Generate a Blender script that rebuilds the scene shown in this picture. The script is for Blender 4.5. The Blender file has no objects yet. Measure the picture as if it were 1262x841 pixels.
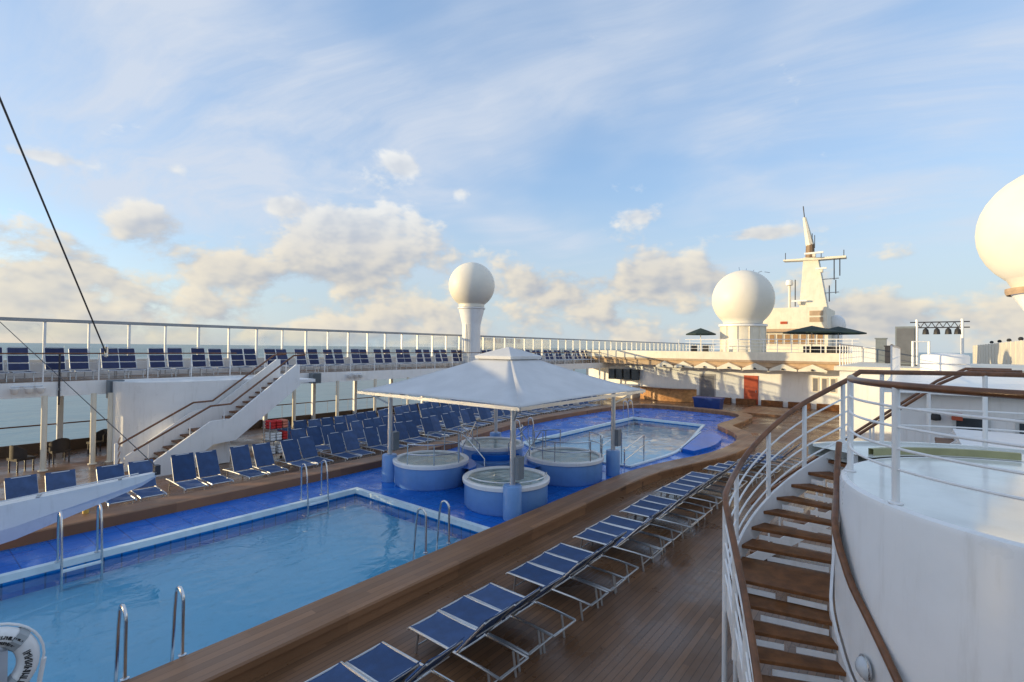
import bpy, bmesh, math, random
from mathutils import Vector, Matrix
random.seed(7)
scene = bpy.context.scene
C = scene.collection
R = math.radians

# ------------------------------------------------------------------ camera
# world axes: +X forward along the ship, +Y to port, +Z up, main deck at z = 0
F, CX, CY, EYE = 620.0, 631.0, 420.5, 4.4
YAW = math.atan((1122 - 631) / F)
ROLL = math.atan(12 / 1122.0)
PITCH = math.atan(8.2 / F)
fw = Vector((math.cos(YAW) * math.cos(PITCH), math.sin(YAW) * math.cos(PITCH), math.sin(PITCH)))
r0 = Vector((math.sin(YAW), -math.cos(YAW), 0))
u0 = r0.cross(fw)
rt = math.cos(ROLL) * r0 + math.sin(ROLL) * u0
up = -math.sin(ROLL) * r0 + math.cos(ROLL) * u0
cam_d = bpy.data.cameras.new('camera')
cam = bpy.data.objects.new('camera', cam_d)
C.objects.link(cam)
M = Matrix((rt, up, -fw)).transposed().to_4x4()
M.translation = (0, 0, EYE)
cam.matrix_world = M
cam_d.sensor_width = 36
cam_d.lens = 36 * F / 1262
cam_d.clip_start = 0.05
cam_d.clip_end = 80000
scene.camera = cam


def ray(px, py):
    return fw + rt * ((px - CX) / F) + up * ((CY - py) / F)


def P(px, py, z):
    d = ray(px, py)
    return Vector((0, 0, EYE)) + d * ((z - EYE) / d.z)


def PV(px, py, v):
    d = ray(px, py)
    return Vector((0, 0, EYE)) + d * (v / d.y)


def PU(px, py, u):
    d = ray(px, py)
    return Vector((0, 0, EYE)) + d * (u / d.x)


# ------------------------------------------------------------------ light
SUN_EL = R(8.0)
# direction from the scene towards the sun (aft and to port)
s_az = R(133)
sun_dir = Vector((math.cos(s_az) * math.cos(SUN_EL), math.sin(s_az) * math.cos(SUN_EL), math.sin(SUN_EL)))
sun_d = bpy.data.lights.new('sun', 'SUN')
sun_d.energy = 2.8
sun_d.angle = R(0.5)
sun_d.color = (1.0, 0.77, 0.42)
sun = bpy.data.objects.new('sun', sun_d)
C.objects.link(sun)
sun.rotation_euler = (-sun_dir).to_track_quat('-Z', 'Y').to_euler()
sun.location = (-40, 60, 60)

scene.view_settings.view_transform = 'Standard'
scene.view_settings.look = 'None'
scene.view_settings.gamma = 1
scene.view_settings.use_curve_mapping = False
scene.view_settings.exposure = 0.86
scene.render.engine = 'CYCLES'
scene.cycles.max_bounces = 8
scene.cycles.transparent_max_bounces = 24
scene.cycles.sample_clamp_indirect = 4

world = bpy.data.worlds.new('World')
scene.world = world
world.use_nodes = True


class NT:
    """tiny helper for math in node trees"""
    def __init__(s, tree):
        s.t = tree
        s.n = tree.nodes
        s.l = tree.links

    def node(s, kind, **kw):
        n = s.n.new(kind)
        for k, v in kw.items():
            setattr(n, k, v)
        return n

    def put(s, sock, v):
        if isinstance(v, bpy.types.NodeSocket):
            s.l.new(v, sock)
        else:
            sock.default_value = v

    def m(s, op, a, b=0.0, c=None, clamp=False):
        n = s.node('ShaderNodeMath', operation=op)
        n.use_clamp = clamp
        s.put(n.inputs[0], a)
        s.put(n.inputs[1], b)
        if c is not None:
            s.put(n.inputs[2], c)
        return n.outputs[0]

    def sm(s, x, lo, hi):
        n = s.node('ShaderNodeMapRange', interpolation_type='SMOOTHSTEP')
        s.put(n.inputs[0], x)
        n.inputs[1].default_value = lo
        n.inputs[2].default_value = hi
        n.inputs[3].default_value = 0
        n.inputs[4].default_value = 1
        return n.outputs[0]

    def xyz(s, x, y, z=0.0):
        n = s.node('ShaderNodeCombineXYZ')
        s.put(n.inputs[0], x)
        s.put(n.inputs[1], y)
        s.put(n.inputs[2], z)
        return n.outputs[0]

    def noise(s, vec, scale=1.0, detail=4.0, rough=0.5, dist=0.0):
        n = s.node('ShaderNodeTexNoise')
        if vec is not None:
            s.l.new(vec, n.inputs['Vector'])
        n.inputs['Scale'].default_value = scale
        n.inputs['Detail'].default_value = detail
        n.inputs['Roughness'].default_value = rough
        n.inputs['Distortion'].default_value = dist
        return n.outputs[0]

    def mix(s, f, a, b):
        n = s.node('ShaderNodeMix', data_type='RGBA')
        s.put(n.inputs[0], f)
        s.put(n.inputs[6], a if isinstance(a, bpy.types.NodeSocket) else (*a, 1))
        s.put(n.inputs[7], b if isinstance(b, bpy.types.NodeSocket) else (*b, 1))
        return n.outputs[2]


def build_world():
    t = world.node_tree
    t.nodes.clear()
    N = NT(t)
    out = N.node('ShaderNodeOutputWorld')
    bg = N.node('ShaderNodeBackground')
    bg.inputs['Strength'].default_value = 0.12
    sky = N.node('ShaderNodeTexSky')
    sky.sky_type = 'NISHITA'
    sky.sun_disc = False
    sky.sun_elevation = SUN_EL
    # the sky's rotation is measured clockwise from +Y
    sky.sun_rotation = math.pi / 2 - s_az
    sky.altitude = 0
    sky.air_density = 1.0
    sky.dust_density = 0.6
    sky.ozone_density = 1.6
    tc = N.node('ShaderNodeTexCoord')
    sep = N.node('ShaderNodeSeparateXYZ')
    N.l.new(tc.outputs['Generated'], sep.inputs[0])
    x, y, z = sep.outputs
    el = N.m('ARCSINE', z)
    # azimuth measured from the middle of the port bow
    cy, sy = math.cos(YAW), math.sin(YAW)
    fx = N.m('ADD', N.m('MULTIPLY', x, cy), N.m('MULTIPLY', y, sy))
    rx = N.m('SUBTRACT', N.m('MULTIPLY', x, sy), N.m('MULTIPLY', y, cy))
    az = N.m('ARCTAN2', rx, fx)
    # ---- cirrus: streaky veil high up
    zz = N.m('ADD', N.m('MAXIMUM', z, 0.0), 0.16)
    pu, pv = N.m('DIVIDE', rx, zz), N.m('DIVIDE', fx, zz)
    wob = N.noise(N.xyz(pu, pv, 1.7), 0.8, 4, 0.55)
    wb2 = N.noise(N.xyz(pu, pv, 8.2), 0.5, 2, 0.5)
    a1 = N.m('ADD', N.m('MULTIPLY', pu, 0.50), N.m('MULTIPLY', pv, -0.42))
    a2 = N.m('ADD', N.m('MULTIPLY', pv, 1.5), N.m('MULTIPLY', pu, 1.15))
    cv = N.xyz(N.m('ADD', a1, N.m('MULTIPLY', wob, 1.1)), N.m('ADD', a2, N.m('MULTIPLY', wb2, 2.6)))
    ci = N.noise(cv, 0.85, 10, 0.62, 0.25)
    ci_big = N.noise(N.xyz(pu, pv, 4.4), 0.55, 4, 0.55)
    veil = N.sm(ci_big, 0.34, 0.56)
    cir = N.m('ADD', N.m('MULTIPLY', N.sm(ci, 0.36, 0.66), veil), N.m('MULTIPLY', veil, 0.30), clamp=True)
    cir = N.m('MULTIPLY', cir, N.sm(z, 0.08, 0.24))
    # ---- cumulus along the horizon and small puffs above
    warp = N.noise(N.xyz(az, el, 5.0), 9.0, 2, 0.5)
    V = N.xyz(N.m('MULTIPLY', az, 1.0), N.m('ADD', N.m('MULTIPLY', el, 1.55), N.m('MULTIPLY', warp, 0.02)))
    n1 = N.noise(V, 6.5, 10, 0.60, 0.1)
    V2 = N.xyz(N.m('SUBTRACT', N.m('MULTIPLY', az, 1.0), 0.016), N.m('ADD', N.m('MULTIPLY', el, 1.55), 0.026))
    n2 = N.noise(V2, 6.5, 4.0, 0.52, 0.1)
    bias = N.m('SUBTRACT', N.m('MULTIPLY', N.sm(el, 0.20, 0.015), 0.22), N.m('MULTIPLY', N.sm(el, 0.16, 0.30), 0.13))
    puffs = [(432, 290, 80, 60, .50), (395, 300, 30, 20, .1), (185, 285, 78, 34, .26), (60, 345, 90, 40, .16), (800, 335, 70, 36, .30),
             (690, 352, 105, 26, .2), (545, 320, 75, 34, .2), (265, 332, 80, 26, .16), (1065, 385, 45, 24, .25),
             (494, 206, 28, 16, .40), (568, 238, 20, 11, .38), (345, 255, 28, 11, .38), (213, 213, 24, 13, .38),
             (50, 198, 80, 12, .44), (790, 264, 34, 13, .40), (938, 284, 46, 9, .40), (1060, 262, 26, 8, .34), (250, 335, 55, 30, .1),
             (900, 345, 60, 16, .12), (-150, 320, 150, 50, .2), (1500, 330, 200, 40, .16)]
    for (qx, qy, w, h, a) in puffs:
        ta = math.atan((qx - 631) / 620.0)
        te = math.atan((428.7 - qy) / 620.0 * math.cos(ta))
        wa, wh = w / 620.0 * math.cos(ta) ** 2, h / 620.0 * math.cos(ta)
        da = N.m('MULTIPLY', N.m('SUBTRACT', az, ta), 1 / wa)
        de = N.m('MULTIPLY', N.m('SUBTRACT', el, te), 1 / wh)
        q = N.m('ADD', N.m('MULTIPLY', da, da), N.m('MULTIPLY', de, de))
        g = N.m('MULTIPLY', N.m('POWER', 2.718, N.m('MULTIPLY', q, -1.0)), a)
        bias = N.m('ADD', bias, g)
    dens = N.m('ADD', N.m('ADD', N.m('MULTIPLY', n1, 1.5), -0.25), bias)
    na = N.noise(V, 6.5, 4.0, 0.52, 0.1)
    cum = N.sm(dens, 0.58, 0.79)
    cum = N.m('MULTIPLY', cum, N.sm(el, -0.01, 0.015))
    lit = N.sm(N.m('ADD', N.m('SUBTRACT', na, n2), N.m('MULTIPLY', N.m('SUBTRACT', n1, 0.5), 0.25)), -0.13, 0.13)
    # high thin puffs are whiter, the bank near the sea is warmer and greyer
    hi = N.sm(el, 0.12, 0.30)
    core = N.sm(dens, 0.68, 0.98)
    bright = N.mix(hi, (4.35, 3.85, 3.0), (4.2, 4.25, 4.2))
    shade = N.mix(hi, (2.0, 2.15, 2.45), (3.0, 3.2, 3.5))
    ccol = N.mix(N.m('MULTIPLY', lit, N.m('SUBTRACT', 1.0, N.m('MULTIPLY', core, 0.35))), shade, bright)
    # ---- clear sky: the physical sky, veiled by sea haze low down
    sc = N.node('ShaderNodeMix', data_type='RGBA', blend_type='MULTIPLY')
    sc.inputs[0].default_value = 1
    N.l.new(sky.outputs[0], sc.inputs[6])
    sc.inputs[7].default_value = SKY_GAIN
    haze = N.m('MULTIPLY', N.sm(el, 0.36, 0.0), 0.86)
    dsun = N.m('ADD', N.m('ADD', N.m('MULTIPLY', x, sun_dir.x), N.m('MULTIPLY', y, sun_dir.y)), N.m('MULTIPLY', z, sun_dir.z))
    haze = N.m('MULTIPLY', haze, N.sm(dsun, 0.75, 0.2))
    base = N.mix(0.5, sc.outputs[2], (1.45, 2.35, 3.9))
    base = N.mix(haze, base, (2.55, 3.0, 3.3))
    base = N.mix(N.m('MULTIPLY', cir, 0.85), base, (3.1, 3.4, 3.9))
    col = N.mix(N.m('MULTIPLY', cum, 0.9), base, ccol)
    N.l.new(col, bg.inputs['Color'])
    N.l.new(bg.outputs[0], out.inputs[0])


SKY_GAIN = (1.6, 1.55, 1.6, 1)
build_world()

# ------------------------------------------------------------------ materials
MATS = {}


def mat(name, col, rough=0.5, metal=0.0, var=0.08, vscale=3.0, bump=0.0, bscale=40.0, spec=None, dirt=None, streak=False):
    if name in MATS:
        return MATS[name]
    m = bpy.data.materials.new(name)
    m.use_nodes = True
    t = m.node_tree
    b = t.nodes['Principled BSDF']
    N = NT(t)
    tc = N.node('ShaderNodeTexCoord')
    n = N.noise(tc.outputs['Object'], vscale, 5, 0.6)
    lo = tuple(max(0, c * (1 - var)) for c in col)
    hi = tuple(min(1, c * (1 + var)) for c in col)
    c = N.mix(N.sm(n, 0.3, 0.7), lo, hi)
    if dirt:
        mp = N.node('ShaderNodeMapping')
        N.l.new(tc.outputs['Object'], mp.inputs[0])
        mp.inputs['Scale'].default_value = (3.0, 3.0, 0.35) if streak else (1, 1, 1)
        d = N.noise(mp.outputs[0], 2.3, 6, 0.65)
        c = N.mix(N.m('MULTIPLY', N.sm(d, 0.5, 0.78), dirt[3]), c, dirt[:3])
    N.l.new(c, b.inputs['Base Color'])
    rn = N.m('ADD', N.m('MULTIPLY', n, 0.16), rough - 0.08, clamp=True)
    N.l.new(rn, b.inputs['Roughness'])
    b.inputs['Metallic'].default_value = metal
    if spec is not None:
        b.inputs['Specular IOR Level'].default_value = spec
    if bump:
        bn = N.node('ShaderNodeBump')
        bn.inputs['Strength'].default_value = bump
        bn.inputs['Distance'].default_value = 0.01
        N.l.new(N.noise(tc.outputs['Object'], bscale, 3, 0.5), bn.inputs['Height'])
        N.l.new(bn.outputs[0], b.inputs['Normal'])
    MATS[name] = m
    return m


def mat_teak(name, col, plank=0.11, along='X', wet=0.6, gap=0.05):
    """planked timber; seams run along the given world axis"""
    m = bpy.data.materials.new(name)
    m.use_nodes = True
    t = m.node_tree
    b = t.nodes['Principled BSDF']
    N = NT(t)
    geo = N.node('ShaderNodeNewGeometry')
    sep = N.node('ShaderNodeSeparateXYZ')
    N.l.new(geo.outputs['Position'], sep.inputs[0])
    a, c = (sep.outputs[0], sep.outputs[1]) if along == 'X' else (sep.outputs[1], sep.outputs[0])
    q = N.m('DIVIDE', c, plank)
    idx = N.m('FLOOR', q)
    fr = N.m('FRACT', q)
    wn = N.node('ShaderNodeTexWhiteNoise', noise_dimensions='2D')
    seg = N.m('FLOOR', N.m('ADD', N.m('DIVIDE', a, 2.4), N.m('MULTIPLY', idx, 0.377)))
    N.l.new(N.xyz(idx, seg), wn.inputs['Vector'])
    grain = N.noise(N.xyz(N.m('MULTIPLY', a, 1.2), N.m('MULTIPLY', c, 26.0), idx), 1.0, 5, 0.6)
    patch = N.noise(geo.outputs['Position'], 0.55, 4, 0.6)
    blotch = N.noise(geo.outputs['Position'], 2.3, 4, 0.6)
    c1 = N.mix(wn.outputs[0], tuple(v * 0.74 for v in col), tuple(v * 1.24 for v in col))
    c2 = N.mix(N.m('MULTIPLY', N.sm(grain, 0.35, 0.75), 0.35), c1, tuple(v * 0.62 for v in col))
    wetm = N.sm(N.m('ADD', N.m('MULTIPLY', patch, 0.86), N.m('MULTIPLY', blotch, 0.14)), 0.32, 0.66)
    c2 = N.mix(N.m('MULTIPLY', wetm, 0.35 * wet), c2, tuple(v * 0.6 for v in col))
    edge = N.m('MINIMUM', fr, N.m('SUBTRACT', 1.0, fr))
    seam = N.sm(edge, gap * 1.3, gap * 0.5)
    c3 = N.mix(N.m('MULTIPLY', seam, 0.62), c2, (0.012, 0.010, 0.009))
    N.l.new(c3, b.inputs['Base Color'])
    rough = N.m('SUBTRACT', 0.62, N.m('MULTIPLY', N.m('MULTIPLY', wetm, N.m('SUBTRACT', 1.0, N.m('MULTIPLY', seam, 0.6))), 0.48 * wet))
    N.l.new(rough, b.inputs['Roughness'])
    bn = N.node('ShaderNodeBump')
    bn.inputs['Strength'].default_value = 0.16
    bn.inputs['Distance'].default_value = 0.004
    h = N.m('SUBTRACT', N.m('MULTIPLY', grain, 0.3), seam)
    N.l.new(h, bn.inputs['Height'])
    N.l.new(bn.outputs[0], b.inputs['Normal'])
    MATS[name] = m
    return m


def mat_water(name, tint, scale, strength, rough=0.01, bias=0.0):
    m = bpy.data.materials.new(name)
    m.use_nodes = True
    t = m.node_tree
    t.nodes.clear()
    N = NT(t)
    out = N.node('ShaderNodeOutputMaterial')
    geo = N.node('ShaderNodeNewGeometry')
    mp = N.node('ShaderNodeMapping')
    N.l.new(geo.outputs['Position'], mp.inputs[0])
    mp.inputs['Scale'].default_value = (0.8, 1.25, 1)
    n = N.noise(mp.outputs[0], scale, 4, 0.5, 0.8)
    big = N.noise(geo.outputs['Position'], scale * 0.22, 3, 0.5)
    h = N.m('ADD', n, N.m('MULTIPLY', big, 1.3))
    bn = N.node('ShaderNodeBump')
    bn.inputs['Strength'].default_value = strength
    bn.inputs['Distance'].default_value = 0.12
    N.l.new(h, bn.inputs['Height'])
    fr = N.node('ShaderNodeFresnel')
    fr.inputs['IOR'].default_value = 1.33
    N.l.new(bn.outputs[0], fr.inputs['Normal'])
    tr = N.node('ShaderNodeBsdfTransparent')
    tr.inputs[0].default_value = (*tint, 1)
    gl = N.node('ShaderNodeBsdfGlossy')
    gl.inputs['Color'].default_value = (1, 1, 1, 1)
    gl.inputs['Roughness'].default_value = rough
    N.l.new(bn.outputs[0], gl.inputs['Normal'])
    mx = N.node('ShaderNodeMixShader')
    N.l.new(N.m('ADD', fr.outputs[0], bias, clamp=True), mx.inputs[0])
    N.l.new(tr.outputs[0], mx.inputs[1])
    N.l.new(gl.outputs[0], mx.inputs[2])
    N.l.new(mx.outputs[0], out.inputs[0])
    MATS[name] = m
    return m


def mat_glass(name, tint=(0.94, 0.96, 0.96), refl=0.05):
    m = bpy.data.materials.new(name)
    m.use_nodes = True
    t = m.node_tree
    t.nodes.clear()
    N = NT(t)
    out = N.node('ShaderNodeOutputMaterial')
    tr = N.node('ShaderNodeBsdfTransparent')
    tr.inputs[0].default_value = (*tint, 1)
    gl = N.node('ShaderNodeBsdfGlossy')
    gl.inputs['Roughness'].default_value = 0.03
    fr = N.node('ShaderNodeFresnel')
    fr.inputs['IOR'].default_value = 1.4
    mx = N.node('ShaderNodeMixShader')
    N.l.new(N.m('ADD', N.m('MULTIPLY', fr.outputs[0], 0.6), refl * 0.5, clamp=True), mx.inputs[0])
    N.l.new(tr.outputs[0], mx.inputs[1])
    N.l.new(gl.outputs[0], mx.inputs[2])
    N.l.new(mx.outputs[0], out.inputs[0])
    MATS[name] = m
    return m


white = mat('white_paint', (0.80, 0.80, 0.80), 0.38, var=0.03, vscale=1.2, dirt=(0.50, 0.47, 0.42, 0.35), streak=True, bump=0.05, bscale=6)
white_smooth = mat('white_gloss', (0.82, 0.82, 0.82), 0.3, var=0.03, vscale=1.5, dirt=(0.52, 0.50, 0.46, 0.35), streak=True, bump=0.22, bscale=1.3)
radome_m = mat('radome_cream', (0.78, 0.74, 0.65), 0.5, var=0.03, vscale=0.8)
fabric = mat('canopy_fabric', (0.80, 0.81, 0.83), 0.85, var=0.05, vscale=1.3, bump=0.5, bscale=2.6)
_t = fabric.node_tree
_N = NT(_t)
_tl = _N.node('ShaderNodeBsdfTranslucent')
_tl.inputs[0].default_value = (0.80, 0.80, 0.78, 1)
_mx = _N.node('ShaderNodeMixShader')
_mx.inputs[0].default_value = 0.30
_t.links.new(_t.nodes['Principled BSDF'].outputs[0], _mx.inputs[1])
_t.links.new(_tl.outputs[0], _mx.inputs[2])
_t.links.new(_mx.outputs[0], _t.nodes['Material Output'].inputs[0])
cream = mat('cream_paint', (0.72, 0.67, 0.56), 0.5, var=0.06, vscale=2.0, dirt=(0.45, 0.38, 0.28, 0.3), streak=True)
soffit = mat('soffit_tan', (0.42, 0.30, 0.20), 0.6, var=0.12)
steel = mat('steel_tube', (0.62, 0.64, 0.66), 0.22, metal=1.0, var=0.05)
alu = mat('aluminium', (0.60, 0.61, 0.62), 0.38, metal=0.85, var=0.08)
dark_steel = mat('dark_frame', (0.035, 0.035, 0.045), 0.45, var=0.15)
sling = mat('blue_sling', (0.019, 0.066, 0.19), 0.72, var=0.16, vscale=5, bump=0.35, bscale=160, dirt=(0.03, 0.10, 0.27, 0.5))
sling2 = mat('navy_sling', (0.014, 0.026, 0.105), 0.72, var=0.2, vscale=4, bump=0.3, bscale=120)
for _m in (sling, sling2):
    _N = NT(_m.node_tree)
    _b = _m.node_tree.nodes['Principled BSDF']
    _src = _b.inputs['Base Color'].links[0].from_socket
    _oi = _N.node('ShaderNodeObjectInfo')
    _hs = _N.node('ShaderNodeHueSaturation')
    _N.l.new(_N.m('ADD', _N.m('MULTIPLY', _oi.outputs['Random'], 0.42), 0.72), _hs.inputs['Value'])
    _N.l.new(_N.m('SUBTRACT', 1.0, _N.m('MULTIPLY', _oi.outputs['Random'], 0.16)), _hs.inputs['Saturation'])
    _N.l.new(_src, _hs.inputs['Color'])
    _N.l.new(_hs.outputs[0], _b.inputs['Base Color'])
teak = mat_teak('teak_deck', (0.195, 0.098, 0.047), 0.10, 'X', 1.0)
teak_lower = mat_teak('teak_side_deck', (0.30, 0.175, 0.105), 0.10, 'X', 1.3)
coping_m = mat_teak('teak_coping', (0.27, 0.135, 0.064), 0.14, 'X', 0.55, 0.02)
tread_m = mat('tread_wood', (0.17, 0.070, 0.026), 0.5, var=0.30, vscale=6, bump=0.2, bscale=30, dirt=(0.08, 0.036, 0.016, 0.6), spec=0.25)
rail_wood = mat('varnished_rail', (0.17, 0.068, 0.026), 0.3, var=0.3, vscale=7, bump=0.05, bscale=20, dirt=(0.06, 0.028, 0.014, 0.6))
blue_floor = mat('blue_pool_deck', (0.004, 0.135, 0.56), 0.30, var=0.16, vscale=1.1, dirt=(0.006, 0.10, 0.40, 0.7), bump=0.1, bscale=12, spec=0.3)
blue_tub = mat('pale_blue_tub', (0.16, 0.33, 0.64), 0.35, var=0.06, vscale=2, dirt=(0.14, 0.25, 0.48, 0.5), streak=True)
trim_white = mat('pool_trim', (0.62, 0.74, 0.80), 0.35, var=0.08, vscale=4)
orange_m = mat('boom_base_yellow', (0.6, 0.36, 0.06), 0.5, var=0.1)
black = mat('black_matt', (0.02, 0.02, 0.022), 0.6, var=0.2)
dark_green = mat('dark_green_canvas', (0.012, 0.030, 0.026), 0.8, var=0.2)
grey = mat('speaker_grey', (0.17, 0.20, 0.23), 0.5, var=0.08)
red_door = mat('red_brown_door', (0.42, 0.075, 0.03), 0.4, var=0.15)
red_towel = mat('red_towel', (0.55, 0.03, 0.03), 0.9, var=0.15)
pink_towel = mat('salmon_towel', (0.65, 0.22, 0.14), 0.9, var=0.15)
dark_win = mat('dark_pane', (0.04, 0.05, 0.06), 0.12, var=0.2)
skip_blue = mat('blue_plastic', (0.012, 0.045, 0.22), 0.45, var=0.12)
green_kerb = mat('olive_kerb', (0.34, 0.33, 0.17), 0.5, var=0.12, vscale=3)
bulwark_m = mat('dark_brown_sill', (0.10, 0.06, 0.035), 0.45, var=0.2)
cushion = mat('dark_wicker', (0.03, 0.022, 0.018), 0.7, var=0.25)
cable_m = mat('wire_cable', (0.06, 0.06, 0.065), 0.5, var=0.1)
water = mat_water('pool_water', (0.36, 0.74, 0.92), 1.5, 0.18, 0.01, 0.015)
tub_water = mat_water('tub_water', (0.88, 0.96, 0.94), 3.0, 0.22)
glass = mat_glass('windbreak_glass')


def mat_tiles(name, col, size=0.30):
    m = bpy.data.materials.new(name)
    m.use_nodes = True
    t = m.node_tree
    b = t.nodes['Principled BSDF']
    N = NT(t)
    geo = N.node('ShaderNodeNewGeometry')
    br = N.node('ShaderNodeTexBrick')
    br.offset = 0
    N.l.new(geo.outputs['Position'], br.inputs['Vector'])
    br.inputs['Scale'].default_value = 1.0
    br.inputs['Brick Width'].default_value = size
    br.inputs['Row Height'].default_value = size
    br.inputs['Mortar Size'].default_value = 0.016
    br.inputs['Color1'].default_value = (*[v * 0.94 for v in col], 1)
    br.inputs['Color2'].default_value = (*[min(1, v * 1.06) for v in col], 1)
    br.inputs['Mortar'].default_value = (*[v * 0.55 for v in col], 1)
    N.l.new(br.outputs[0], b.inputs['Base Color'])
    b.inputs['Roughness'].default_value = 0.3
    MATS[name] = m
    return m


def mat_apron():
    m = bpy.data.materials.new('blue_pool_deck_coating')
    m.use_nodes = True
    b = m.node_tree.nodes['Principled BSDF']
    N = NT(m.node_tree)
    geo = N.node('ShaderNodeNewGeometry')
    pos = geo.outputs['Position']
    n = N.noise(pos, 0.9, 6, 0.65, 0.3)
    f = N.noise(pos, 14.0, 4, 0.6)
    wear = N.noise(pos, 3.2, 6, 0.7)
    c = N.mix(N.sm(n, 0.32, 0.68), (0.004, 0.105, 0.46), (0.006, 0.155, 0.60))
    c = N.mix(N.m('MULTIPLY', N.sm(wear, 0.58, 0.78), 0.35), c, (0.06, 0.22, 0.52))
    br = N.node('ShaderNodeTexBrick')
    br.offset = 0
    N.l.new(pos, br.inputs['Vector'])
    br.inputs['Scale'].default_value = 1.0
    br.inputs['Brick Width'].default_value = 0.6
    br.inputs['Row Height'].default_value = 0.6
    br.inputs['Mortar Size'].default_value = 0.009
    N.l.new(c, br.inputs['Color1'])
    N.l.new(c, br.inputs['Color2'])
    br.inputs['Mortar'].default_value = (0.004, 0.06, 0.27, 1)
    N.l.new(br.outputs[0], b.inputs['Base Color'])
    N.l.new(N.m('SUBTRACT', 0.52, N.m('MULTIPLY', N.sm(n, 0.40, 0.60), 0.42)), b.inputs['Roughness'])
    b.inputs['Specular IOR Level'].default_value = 0.4
    bn = N.node('ShaderNodeBump')
    bn.inputs['Strength'].default_value = 0.12
    bn.inputs['Distance'].default_value = 0.01
    N.l.new(f, bn.inputs['Height'])
    N.l.new(bn.outputs[0], b.inputs['Normal'])
    return m


apron_m = mat_apron()
basin_m = mat_tiles('pool_basin_tile', (0.004, 0.25, 0.66))
tub_in = mat('tub_shell', (0.80, 0.88, 0.86), 0.35, var=0.05)
wet_floor = mat('wet_painted_floor', (0.74, 0.76, 0.73), 0.12, var=0.06, vscale=1.6, dirt=(0.60, 0.62, 0.55, 0.5), bump=0.06, bscale=3)


def mat_sea():
    m = bpy.data.materials.new('sea_water')
    m.use_nodes = True
    t = m.node_tree
    b = t.nodes['Principled BSDF']
    N = NT(t)
    geo = N.node('ShaderNodeNewGeometry')
    n = N.noise(geo.outputs['Position'], 0.06, 6, 0.6, 0.4)
    N.l.new(N.mix(n, (0.03, 0.11, 0.14), (0.07, 0.19, 0.22)), b.inputs['Base Color'])
    b.inputs['Roughness'].default_value = 0.28
    bn = N.node('ShaderNodeBump')
    bn.inputs['Strength'].default_value = 0.8
    bn.inputs['Distance'].default_value = 1.0
    N.l.new(n, bn.inputs['Height'])
    N.l.new(bn.outputs[0], b.inputs['Normal'])
    return m


sea_m = mat_sea()


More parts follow.
